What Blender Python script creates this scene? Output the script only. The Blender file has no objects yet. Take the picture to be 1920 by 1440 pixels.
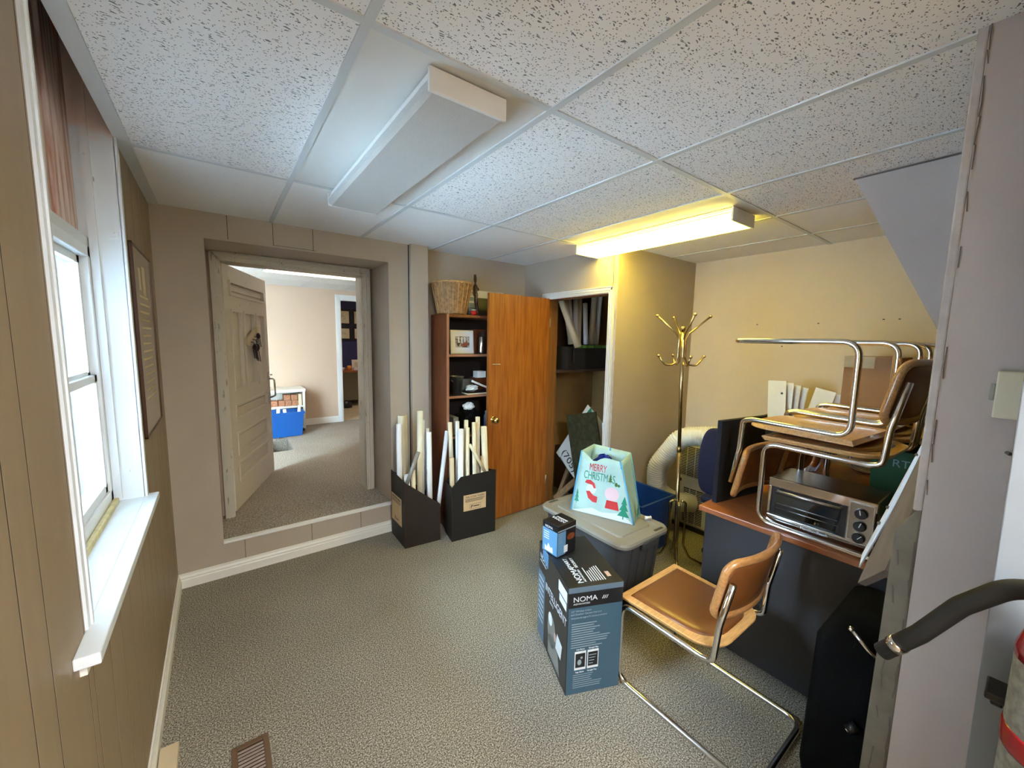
import bpy, bmesh, math, random
from mathutils import Matrix, Vector
R = math.radians
PI = math.pi
sc = bpy.context.scene
COL = sc.collection
random.seed(7)

# ------------------------------------------------------------------ camera
F_PX = 742.9
YAW, PITCH, ROLL = 0.638805, 0.1125726, 0.0181557
CAM_Z = 1.638
cy, sy = math.cos(YAW), math.sin(YAW)
fwd = Vector((sy*math.cos(PITCH), cy*math.cos(PITCH), -math.sin(PITCH)))
rt = Vector((cy, -sy, 0.0))
up = rt.cross(fwd)
rt2 = rt*math.cos(ROLL) + up*math.sin(ROLL)
up2 = -rt*math.sin(ROLL) + up*math.cos(ROLL)
cam_d = bpy.data.cameras.new('camera')
cam = bpy.data.objects.new('camera', cam_d); COL.objects.link(cam)
m = Matrix.Identity(4)
for i in range(3):
    m[i][0] = rt2[i]; m[i][1] = up2[i]; m[i][2] = -fwd[i]
m[0][3], m[1][3], m[2][3] = 0, 0, CAM_Z
cam.matrix_world = m
cam_d.sensor_fit = 'HORIZONTAL'; cam_d.sensor_width = 36.0
cam_d.lens = 36.0*F_PX/1920.0
cam_d.clip_start = 0.02
sc.camera = cam

# ------------------------------------------------------------------ world and exposure
world = bpy.data.worlds.new('sky'); sc.world = world
world.use_nodes = True
wb = world.node_tree.nodes['Background']
wb.inputs['Color'].default_value = (0.62, 0.83, 1.0, 1)
wb.inputs['Strength'].default_value = 13.0
vs = sc.view_settings
vs.view_transform = 'Standard'; vs.look = 'None'; vs.gamma = 1.0
vs.use_curve_mapping = False
vs.exposure = 2.6

def area_light(name, loc, sx, sy_, power, color, rot=(0, 0, 0), portal=False):
    d = bpy.data.lights.new(name, 'AREA'); d.shape = 'RECTANGLE'
    d.size = sx; d.size_y = sy_; d.energy = power; d.color = color
    o = bpy.data.objects.new(name, d); COL.objects.link(o)
    o.location = loc; o.rotation_euler = rot
    if portal: d.cycles.is_portal = True
    return o
# portal that guides the sky through the window opening (gives no light itself)
area_light('window_portal', (-0.47, 1.75, 1.46), 1.0, 0.92, 1, (1, 1, 1), (0, -PI/2, 0), True)

# ------------------------------------------------------------------ materials
def mat(name, col, rough=0.6, metal=0.0, noise=0.0, nscale=20.0, bump=0.0, bscale=80.0, stretch=(1, 1, 1),
        col2=None, emis=None, estr=0.0, spec=0.5, coat=0.0, detail=4.0, ramp=(0.35, 0.65)):
    mt = bpy.data.materials.new(name); mt.use_nodes = True
    nt = mt.node_tree; b = nt.nodes['Principled BSDF']
    c = (col[0], col[1], col[2], 1)
    b.inputs['Base Color'].default_value = c
    b.inputs['Roughness'].default_value = rough
    b.inputs['Metallic'].default_value = metal
    b.inputs['Specular IOR Level'].default_value = spec
    b.inputs['Coat Weight'].default_value = coat
    if noise > 0 or col2 or bump > 0:
        tc = nt.nodes.new('ShaderNodeTexCoord'); mp = nt.nodes.new('ShaderNodeMapping')
        mp.inputs['Scale'].default_value = stretch
        nt.links.new(tc.outputs['Object'], mp.inputs['Vector'])
    if noise > 0 or col2:
        n = nt.nodes.new('ShaderNodeTexNoise'); n.inputs['Scale'].default_value = nscale
        n.inputs['Detail'].default_value = detail
        nt.links.new(mp.outputs['Vector'], n.inputs['Vector'])
        r = nt.nodes.new('ShaderNodeValToRGB')
        c2 = col2 if col2 else tuple(max(0, x*(1-noise)) for x in col)
        r.color_ramp.elements[0].position = ramp[0]; r.color_ramp.elements[1].position = ramp[1]
        r.color_ramp.elements[0].color = (c2[0], c2[1], c2[2], 1)
        r.color_ramp.elements[1].color = c
        nt.links.new(n.outputs['Fac'], r.inputs['Fac'])
        nt.links.new(r.outputs['Color'], b.inputs['Base Color'])
    if bump > 0:
        n2 = nt.nodes.new('ShaderNodeTexNoise'); n2.inputs['Scale'].default_value = bscale
        n2.inputs['Detail'].default_value = 3
        nt.links.new(mp.outputs['Vector'], n2.inputs['Vector'])
        bp = nt.nodes.new('ShaderNodeBump'); bp.inputs['Strength'].default_value = bump
        bp.inputs['Distance'].default_value = 0.002
        nt.links.new(n2.outputs['Fac'], bp.inputs['Height'])
        nt.links.new(bp.outputs['Normal'], b.inputs['Normal'])
    if emis:
        b.inputs['Emission Color'].default_value = (emis[0], emis[1], emis[2], 1)
        b.inputs['Emission Strength'].default_value = estr
    return mt

def glass_mat(name, tint=(1, 1, 1), rough=0.02, refl=0.12):
    mt = bpy.data.materials.new(name); mt.use_nodes = True
    nt = mt.node_tree; nt.nodes.remove(nt.nodes['Principled BSDF'])
    out = nt.nodes['Material Output']
    t = nt.nodes.new('ShaderNodeBsdfTransparent'); t.inputs['Color'].default_value = (*tint, 1)
    g = nt.nodes.new('ShaderNodeBsdfGlossy'); g.inputs['Roughness'].default_value = rough
    mx = nt.nodes.new('ShaderNodeMixShader'); fr = nt.nodes.new('ShaderNodeFresnel'); fr.inputs['IOR'].default_value = 1.45
    ad = nt.nodes.new('ShaderNodeMath'); ad.operation = 'MULTIPLY'; ad.inputs[1].default_value = refl*8
    nt.links.new(fr.outputs[0], ad.inputs[0]); nt.links.new(ad.outputs[0], mx.inputs[0])
    nt.links.new(t.outputs[0], mx.inputs[1]); nt.links.new(g.outputs[0], mx.inputs[2])
    nt.links.new(mx.outputs[0], out.inputs['Surface'])
    return mt

def speck_mat(name, cols, scale, rough=0.95, bump=0.3):
    mt = bpy.data.materials.new(name); mt.use_nodes = True
    nt = mt.node_tree; b = nt.nodes['Principled BSDF']; b.inputs['Roughness'].default_value = rough
    b.inputs['Specular IOR Level'].default_value = 0.1
    tc = nt.nodes.new('ShaderNodeTexCoord')
    n = nt.nodes.new('ShaderNodeTexNoise'); n.inputs['Scale'].default_value = scale; n.inputs['Detail'].default_value = 2
    n.inputs['Roughness'].default_value = 0.6
    nt.links.new(tc.outputs['Object'], n.inputs['Vector'])
    r = nt.nodes.new('ShaderNodeValToRGB'); e = r.color_ramp.elements
    e[0].position = 0.34; e[0].color = (*cols[0], 1); e[1].position = 0.66; e[1].color = (*cols[2], 1)
    x = e.new(0.5); x.color = (*cols[1], 1)
    nt.links.new(n.outputs['Fac'], r.inputs['Fac'])
    n3 = nt.nodes.new('ShaderNodeTexNoise'); n3.inputs['Scale'].default_value = 2.2; n3.inputs['Detail'].default_value = 5
    nt.links.new(tc.outputs['Object'], n3.inputs['Vector'])
    mx = nt.nodes.new('ShaderNodeMixRGB'); mx.blend_type = 'MULTIPLY'; mx.inputs[0].default_value = 0.28
    r3 = nt.nodes.new('ShaderNodeValToRGB'); r3.color_ramp.elements[0].position = .35; r3.color_ramp.elements[1].position = .7
    r3.color_ramp.elements[0].color = (.6, .58, .55, 1)
    nt.links.new(n3.outputs['Fac'], r3.inputs['Fac'])
    nt.links.new(r.outputs['Color'], mx.inputs[1]); nt.links.new(r3.outputs['Color'], mx.inputs[2])
    nt.links.new(mx.outputs[0], b.inputs['Base Color'])
    bp = nt.nodes.new('ShaderNodeBump'); bp.inputs['Strength'].default_value = bump; bp.inputs['Distance'].default_value = .004
    nt.links.new(n.outputs['Fac'], bp.inputs['Height']); nt.links.new(bp.outputs['Normal'], b.inputs['Normal'])
    return mt

def tile_mat(name, amount):
    """fissured acoustic tile: short dark worm-like pits and pin holes"""
    mt = bpy.data.materials.new(name); mt.use_nodes = True
    nt = mt.node_tree; b = nt.nodes['Principled BSDF']; b.inputs['Roughness'].default_value = 0.95
    b.inputs['Specular IOR Level'].default_value = 0.1
    tc = nt.nodes.new('ShaderNodeTexCoord')
    wn = nt.nodes.new('ShaderNodeTexNoise'); wn.inputs['Scale'].default_value = 30; wn.inputs['Detail'].default_value = 2
    nt.links.new(tc.outputs['Object'], wn.inputs['Vector'])
    wmix = nt.nodes.new('ShaderNodeMixRGB'); wmix.blend_type = 'LINEAR_LIGHT'; wmix.inputs[0].default_value = 0.012
    nt.links.new(tc.outputs['Object'], wmix.inputs[1]); nt.links.new(wn.outputs['Color'], wmix.inputs[2])
    mp = nt.nodes.new('ShaderNodeMapping'); mp.inputs['Scale'].default_value = (1.0, 3.2, 1.0)
    mp.inputs['Rotation'].default_value = (0, 0, R(6))
    nt.links.new(wmix.outputs[0], mp.inputs['Vector'])
    v = nt.nodes.new('ShaderNodeTexVoronoi'); v.inputs['Scale'].default_value = 50; v.inputs['Randomness'].default_value = 1
    nt.links.new(mp.outputs['Vector'], v.inputs['Vector'])
    # per-cell size variation
    sep = nt.nodes.new('ShaderNodeSeparateColor'); nt.links.new(v.outputs['Color'], sep.inputs[0])
    thr = nt.nodes.new('ShaderNodeMath'); thr.operation = 'MULTIPLY'; thr.inputs[1].default_value = 0.34*amount
    nt.links.new(sep.outputs[0], thr.inputs[0])
    lt = nt.nodes.new('ShaderNodeMath'); lt.operation = 'LESS_THAN'
    nt.links.new(v.outputs['Distance'], lt.inputs[0]); nt.links.new(thr.outputs[0], lt.inputs[1])
    v2 = nt.nodes.new('ShaderNodeTexVoronoi'); v2.inputs['Scale'].default_value = 125
    nt.links.new(tc.outputs['Object'], v2.inputs['Vector'])
    lt2 = nt.nodes.new('ShaderNodeMath'); lt2.operation = 'LESS_THAN'; lt2.inputs[1].default_value = 0.21*amount
    nt.links.new(v2.outputs['Distance'], lt2.inputs[0])
    mxm = nt.nodes.new('ShaderNodeMath'); mxm.operation = 'MAXIMUM'
    nt.links.new(lt.outputs[0], mxm.inputs[0]); nt.links.new(lt2.outputs[0], mxm.inputs[1])
    mx = nt.nodes.new('ShaderNodeMixRGB'); mx.inputs[1].default_value = (.86, .85, .83, 1); mx.inputs[2].default_value = (.20, .22, .23, 1)
    nt.links.new(mxm.outputs[0], mx.inputs[0]); nt.links.new(mx.outputs[0], b.inputs['Base Color'])
    bp = nt.nodes.new('ShaderNodeBump'); bp.invert = True; bp.inputs['Strength'].default_value = .6; bp.inputs['Distance'].default_value = .003
    nt.links.new(mxm.outputs[0], bp.inputs['Height']); nt.links.new(bp.outputs['Normal'], b.inputs['Normal'])
    return mt

def worn_mat(name, base, under, amount=0.42, scale=(9, 9, 2), rough=.55):
    """old paint with cracks and flaked spots showing what is under it"""
    mt = bpy.data.materials.new(name); mt.use_nodes = True
    nt = mt.node_tree; b = nt.nodes['Principled BSDF']; b.inputs['Roughness'].default_value = rough
    tc = nt.nodes.new('ShaderNodeTexCoord'); mp = nt.nodes.new('ShaderNodeMapping'); mp.inputs['Scale'].default_value = scale
    nt.links.new(tc.outputs['Object'], mp.inputs['Vector'])
    n = nt.nodes.new('ShaderNodeTexNoise'); n.inputs['Scale'].default_value = 3; n.inputs['Detail'].default_value = 10; n.inputs['Roughness'].default_value = .7
    nt.links.new(mp.outputs['Vector'], n.inputs['Vector'])
    r = nt.nodes.new('ShaderNodeValToRGB'); e = r.color_ramp.elements
    e[0].position = amount-.03; e[0].color = (*under, 1); e[1].position = amount; e[1].color = (*base, 1)
    nt.links.new(n.outputs['Fac'], r.inputs['Fac']); nt.links.new(r.outputs['Color'], b.inputs['Base Color'])
    bp = nt.nodes.new('ShaderNodeBump'); bp.inputs['Strength'].default_value = .4; bp.inputs['Distance'].default_value = .002
    nt.links.new(r.outputs['Color'], bp.inputs['Height']); nt.links.new(bp.outputs['Normal'], b.inputs['Normal'])
    return mt

def peel_mat(name):
    """wood board over the window: red-brown stain high up, bleached pinkish grey below, ragged edge"""
    mt = bpy.data.materials.new(name); mt.use_nodes = True
    nt = mt.node_tree; b = nt.nodes['Principled BSDF']; b.inputs['Roughness'].default_value = .6
    tc = nt.nodes.new('ShaderNodeTexCoord'); sp = nt.nodes.new('ShaderNodeSeparateXYZ')
    nt.links.new(tc.outputs['Object'], sp.inputs[0])
    mp = nt.nodes.new('ShaderNodeMapping'); mp.inputs['Scale'].default_value = (30, 30, 2.5)
    nt.links.new(tc.outputs['Object'], mp.inputs['Vector'])
    n = nt.nodes.new('ShaderNodeTexNoise'); n.inputs['Scale'].default_value = 1.5; n.inputs['Detail'].default_value = 8
    nt.links.new(mp.outputs['Vector'], n.inputs['Vector'])
    a = nt.nodes.new('ShaderNodeMath'); a.operation = 'MULTIPLY_ADD'; a.inputs[1].default_value = 0.32
    nt.links.new(n.outputs['Fac'], a.inputs[0]); nt.links.new(sp.outputs['Z'], a.inputs[2])
    r = nt.nodes.new('ShaderNodeMapRange'); r.inputs[1].default_value = 2.80; r.inputs[2].default_value = 2.85
    nt.links.new(a.outputs[0], r.inputs[0])
    g = nt.nodes.new('ShaderNodeValToRGB'); e = g.color_ramp.elements
    e[0].position = .38; e[0].color = (.50, .27, .19, 1); e[1].position = .56; e[1].color = (.80, .64, .58, 1)
    nt.links.new(n.outputs['Fac'], g.inputs['Fac'])
    g2 = nt.nodes.new('ShaderNodeValToRGB'); e = g2.color_ramp.elements
    e[0].position = .36; e[0].color = (.40, .08, .03, 1); e[1].position = .62; e[1].color = (.75, .22, .09, 1)
    nt.links.new(n.outputs['Fac'], g2.inputs['Fac'])
    mx = nt.nodes.new('ShaderNodeMixRGB'); nt.links.new(r.outputs[0], mx.inputs[0])
    nt.links.new(g.outputs['Color'], mx.inputs[1]); nt.links.new(g2.outputs['Color'], mx.inputs[2])
    nt.links.new(mx.outputs[0], b.inputs['Base Color'])
    return mt

M = {}
M['wall'] = mat('taupe_wall_paint', (.46, .385, .30), .75, noise=.06, nscale=3, bump=.15, bscale=150)
M['board'] = mat('taupe_panelling_paint', (.30, .22, .13), .5, noise=.05, nscale=4, bump=.08, bscale=60, stretch=(8, 8, .5))
M['groove'] = mat('groove_shadow_line', (.035, .026, .016), .9)
M['alcove'] = mat('beige_wall_paint', (.70, .57, .42), .7, noise=.04, nscale=3)
M['pillarwall'] = mat('grey_taupe_drywall', (.50, .43, .39), .8, noise=.05, nscale=4, bump=.1, bscale=120)
M['crack'] = mat('plaster_crack', (.13, .11, .09), .95)
M['trimw'] = mat('white_trim_paint', (.78, .77, .73), .4)
M['base'] = mat('white_baseboard_paint', (.80, .77, .70), .45)
M['oldtrim'] = worn_mat('old_cream_trim_paint', (.58, .53, .43), (.30, .25, .17), .40, (14, 14, 3))
M['doorpaint'] = worn_mat('old_white_door_paint', (.67, .60, .50), (.42, .30, .18), .36, (6, 6, 6))
M['winpaint'] = worn_mat('white_window_paint', (.74, .78, .80), (.33, .34, .34), .355, (16, 16, 3.0))
def stain_white(name):
    mt = worn_mat(name, (.74, .78, .80), (.33, .34, .34), .355, (16, 16, 3.0)); nt = mt.node_tree; b = nt.nodes['Principled BSDF']
    src = b.inputs['Base Color'].links[0].from_socket
    tc = nt.nodes.new('ShaderNodeTexCoord'); sp = nt.nodes.new('ShaderNodeSeparateXYZ'); nt.links.new(tc.outputs['Object'], sp.inputs[0])
    n = nt.nodes.new('ShaderNodeTexNoise'); n.inputs['Scale'].default_value = 14; n.inputs['Detail'].default_value = 6
    nt.links.new(tc.outputs['Object'], n.inputs['Vector'])
    a = nt.nodes.new('ShaderNodeMath'); a.operation = 'MULTIPLY_ADD'; a.inputs[1].default_value = .16
    nt.links.new(n.outputs['Fac'], a.inputs[0]); nt.links.new(sp.outputs['Z'], a.inputs[2])
    r = nt.nodes.new('ShaderNodeMapRange'); r.inputs[1].default_value = 2.44; r.inputs[2].default_value = 2.47; nt.links.new(a.outputs[0], r.inputs[0])
    mx = nt.nodes.new('ShaderNodeMixRGB'); mx.inputs[2].default_value = (.86, .68, .60, 1)
    nt.links.new(r.outputs[0], mx.inputs[0]); nt.links.new(src, mx.inputs[1]); nt.links.new(mx.outputs[0], b.inputs['Base Color'])
    return mt
M['winpaint2'] = stain_white('white_jamb_paint_over_stain')
M['vinyl'] = mat('white_vinyl', (.80, .84, .86), .35)
M['peel'] = peel_mat('stained_window_board')
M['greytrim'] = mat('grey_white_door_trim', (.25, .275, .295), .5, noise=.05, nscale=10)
M['caulk'] = mat('yellowed_foam', (.72, .62, .33), .8, noise=.2, nscale=30)
M['sill'] = mat('white_sill_paint', (.76, .80, .82), .4, noise=.06, nscale=12)
M['carpet'] = speck_mat('grey_brown_carpet', ((.060, .052, .038), (.235, .21, .165), (.58, .535, .44)), 185, bump=0.05)
M['carpet2'] = speck_mat('beige_carpet', ((.17, .14, .11), (.36, .31, .25), (.55, .49, .41)), 110, bump=0.05)
M['tile'] = tile_mat('fissured_ceiling_tile', 1.0)
M['tile2'] = tile_mat('pinhole_ceiling_tile', 0.38)
M['plaintile'] = mat('plain_ceiling_tile', (.70, .69, .65), .9, bump=.2, bscale=200)
M['grid'] = mat('white_ceiling_grid', (.60, .63, .63), .45)
M['fixture'] = mat('white_lamp_metal', (.78, .77, .73), .4)
M['lensoff'] = mat('prismatic_lens', (.52, .50, .46), .35, bump=.8, bscale=260)
M['lenson'] = mat('glowing_lens', (.9, .8, .4), .4, emis=(1.0, .79, .09), estr=3.0)
M['tube'] = mat('lamp_tube', (1, .9, .5), .4, emis=(1.0, .84, .16), estr=4.0)
M['troffer'] = mat('glowing_troffer', (1, 1, 1), .4, emis=(1.0, .86, .68), estr=.85)
M['roomlamp'] = mat('glowing_cool_lens', (1, 1, 1), .4, emis=(.93, .96, 1.0), estr=23.0)
M['farwall'] = mat('peach_wall_paint', (.60, .44, .31), .8)
M['bluewall'] = mat('navy_wall_paint', (.045, .05, .16), .7)
M['lightfloor'] = mat('pale_wood_floor', (.72, .58, .38), .4, noise=.25, nscale=5, stretch=(1, 12, 1))
M['chrome'] = mat('chrome', (.80, .79, .77), .13, 1.0)
M['chromeold'] = mat('dull_chrome', (.62, .60, .57), .28, 1.0, noise=.3, nscale=40)
M['brass'] = mat('antique_brass', (.58, .46, .24), .25, 1.0, noise=.25, nscale=15)
M['goldknob'] = mat('polished_brass', (.80, .64, .33), .15, 1.0)
M['oak'] = mat('oak_wood', (.72, .40, .15), .35, noise=.25, nscale=6, stretch=(3, 18, 18), coat=.3)
M['oakback'] = mat('oak_bentwood', (.50, .24, .08), .33, noise=.3, nscale=6, stretch=(4, 20, 20), coat=.3)
M['vinylbrown'] = mat('brown_vinyl', (.19, .068, .018), .30, bump=.15, bscale=220, coat=.1)
M['cherry'] = mat('cherry_laminate', (.42, .14, .045), .3, noise=.25, nscale=5, stretch=(14, 1.5, 1), coat=.2)
M['deskdark'] = mat('charcoal_laminate', (.036, .035, .038), .40, bump=.1, bscale=200)
M['bookwood'] = mat('mahogany_laminate', (.20, .055, .018), .4, noise=.35, nscale=6, stretch=(16, 16, 1.2))
M['bookedge'] = mat('worn_shelf_edge', (.35, .17, .10), .5)
M['bookdark'] = mat('dark_shelf_back', (.02, .012, .01), .7)
M['doorwood'] = mat('lauan_door_veneer', (.42, .145, .024), .35, noise=.45, nscale=5, stretch=(9, 9, .6), col2=(.27, .080, .012), coat=.25)
M['jambwood'] = mat('dark_door_jamb', (.30, .12, .03), .45, noise=.3, nscale=5, stretch=(9, 9, .6))
M['mdf'] = mat('brown_fibreboard', (.40, .24, .085), .7, noise=.3, nscale=3)
M['closetdark'] = mat('closet_brown_board', (.075, .035, .018), .7, noise=.3, nscale=5)
M['paper'] = mat('white_paper', (.80, .80, .80), .7, noise=.05, nscale=8, bump=.1, bscale=30)
M['cream'] = mat('cream_paper', (.78, .70, .50), .7, noise=.08, nscale=8, bump=.1, bscale=30)
M['tan'] = mat('tan_paper', (.62, .50, .32), .7, noise=.1, nscale=8)
M['blackcard'] = mat('black_cardboard', (.010, .009, .007), .6, noise=.2, nscale=12)
M['darkcard'] = mat('dark_brown_cardboard', (.022, .012, .007), .7, noise=.3, nscale=8)
M['cardin'] = mat('inner_cardboard', (.02, .015, .012), .8)
M['label'] = mat('tan_label', (.62, .42, .22), .7, noise=.08, nscale=20)
M['ink'] = mat('black_ink', (.02, .02, .02), .6)
M['wicker'] = mat('wicker', (.40, .20, .065), .6, noise=.5, nscale=40, bump=.5, bscale=120)
M['wickerlt'] = mat('pale_wicker', (.55, .32, .12), .6, noise=.3, nscale=40)
M['darkwood'] = mat('dark_carved_wood', (.055, .022, .012), .4, coat=.2)
M['red'] = mat('red_glass', (.50, .01, .012), .12, coat=.6)
M['white'] = mat('white_matte', (.82, .82, .80), .6)
M['offwhite'] = mat('off_white_plastic', (.74, .70, .60), .45)
M['signw'] = mat('sign_white', (.74, .73, .70), .5)
M['photo'] = mat('photo_print', (.45, .40, .36), .4, noise=.9, nscale=45, col2=(.06, .03, .03), ramp=(.42, .58))
M['photored'] = mat('photo_red', (.35, .09, .06), .5, noise=.5, nscale=60)
M['steel'] = mat('brushed_steel', (.40, .39, .38), .22, 1.0, noise=.1, nscale=30, stretch=(1, 30, 1))
M['black'] = mat('black_plastic', (.012, .012, .013), .35)
M['blackcloth'] = mat('black_fabric', (.003, .003, .003), .9, bump=.3, bscale=300, spec=.1)
M['foam'] = mat('black_panel_fabric', (.008, .009, .014), .9, bump=.3, bscale=250)
M['navy'] = mat('navy_upholstery', (.008, .010, .04), .85, bump=.3, bscale=250)
M['ovenglass'] = mat('dark_oven_glass', (.010, .016, .020), .06, coat=.6)
M['totelid'] = mat('grey_plastic_lid', (.26, .25, .22), .45, bump=.08, bscale=120)
M['totebody'] = mat('dark_grey_plastic', (.060, .063, .070), .4, bump=.05, bscale=100)
M['bluebin'] = mat('blue_plastic', (.010, .055, .26), .4)
M['bluebin2'] = mat('bright_blue_plastic', (.006, .085, .32), .4)
M['bag'] = mat('pale_mint_bag', (.43, .64, .59), .45, noise=.12, nscale=9, bump=.5, bscale=18)
M['bagsnow'] = mat('snowy_print', (.66, .72, .80), .5)
M['bagtrim'] = mat('sky_blue_trim', (.10, .42, .72), .5)
M['baggreen'] = mat('printed_green', (.01, .26, .15), .5)
M['bagred'] = mat('printed_red', (.60, .02, .02), .5)
M['bagpink'] = mat('printed_pink', (.74, .52, .55), .5)
M['bagleaf'] = mat('printed_leaf', (.05, .16, .03), .5)
M['bagcontent'] = mat('deep_blue_wrap', (.008, .022, .22), .25)
M['nomablue'] = mat('slate_blue_print', (.048, .105, .150), .35)
M['nomadeep'] = mat('slate_grey_print', (.11, .165, .22), .4)
M['nomablack'] = mat('black_gloss_print', (.012, .013, .015), .28)
M['nomasky'] = mat('sky_blue_print', (.11, .27, .45), .35)
M['print'] = mat('pale_print', (.72, .76, .78), .5)
M['printdim'] = mat('dim_print', (.26, .34, .38), .5)
M['skin'] = mat('printed_pinkish', (.55, .36, .28), .5)
M['acw'] = mat('appliance_white', (.74, .72, .62), .45)
M['hose'] = mat('cream_duct_plastic', (.76, .73, .62), .5)
M['slate'] = mat('green_marble', (.05, .065, .035), .35, noise=.9, nscale=22, col2=(.018, .028, .016), detail=10, ramp=(.40, .70), bump=.3, bscale=25)
M['slatelt'] = mat('white_marble_vein', (.35, .42, .36), .4)
M['wood'] = mat('raw_wood', (.34, .20, .09), .7, noise=.4, nscale=6, stretch=(20, 20, 2))
M['greenclip'] = mat('green_plastic', (.16, .38, .05), .4)
M['greenbin'] = mat('dark_green_bin', (.004, .065, .016), .5)
M['cardboard'] = mat('brown_cardboard', (.36, .20, .10), .8, noise=.1, nscale=10)
M['drywall'] = mat('brown_raw_drywall', (.20, .155, .12), .9, noise=.2, nscale=9)
M['tape'] = mat('drywall_mud', (.52, .46, .42), .85, noise=.15, nscale=25, bump=.4, bscale=40)
M['endpost'] = mat('olive_drywall_edge', (.20, .175, .13), .9, noise=.25, nscale=14, bump=.5, bscale=30)
M['bead'] = mat('white_metal_bead', (.78, .80, .82), .4)
M['thermo'] = mat('ivory_plastic', (.66, .60, .44), .5)
M['thermog'] = mat('grey_slider', (.34, .33, .27), .5)
M['rubber'] = mat('black_rubber', (.012, .011, .010), .65, bump=.2, bscale=90)
M['extred'] = mat('extinguisher_red', (.36, .008, .012), .25, coat=.4)
M['extlabel'] = mat('extinguisher_label', (.36, .38, .36), .6, noise=.4, nscale=70)
M['vent'] = mat('brown_vent_metal', (.13, .075, .04), .5)
M['ventdk'] = mat('vent_dark', (.02, .012, .008), .8)
M['glass'] = glass_mat('window_glass', (.93, .97, 1.0))
M['picglass'] = mat('framed_print', (.36, .30, .21), .25, noise=.35, nscale=12, stretch=(1, 3, 14), coat=.8)
M['goldframe'] = mat('gold_frame', (.07, .025, .01), .35, .2)
M['siding'] = mat('white_siding', (.80, .83, .86), .7)
M['snow'] = mat('snowy_ground', (.85, .88, .92), .9)
M['orange'] = mat('orange_jar', (.75, .28, .04), .4)
M['brick'] = mat('brick_samples', (.50, .22, .11), .9, noise=.5, nscale=60)
M['greige'] = mat('greige_desk', (.22, .20, .14), .6)
M['teal'] = mat('teal_plastic', (.18, .50, .48), .5)
M['keydark'] = mat('dark_keys', (.03, .012, .018), .4, .4)
M['zinc'] = mat('galvanised_bucket', (.30, .31, .30), .35, .9)
M['book'] = mat('grey_book_cover', (.20, .20, .18), .7)

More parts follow.
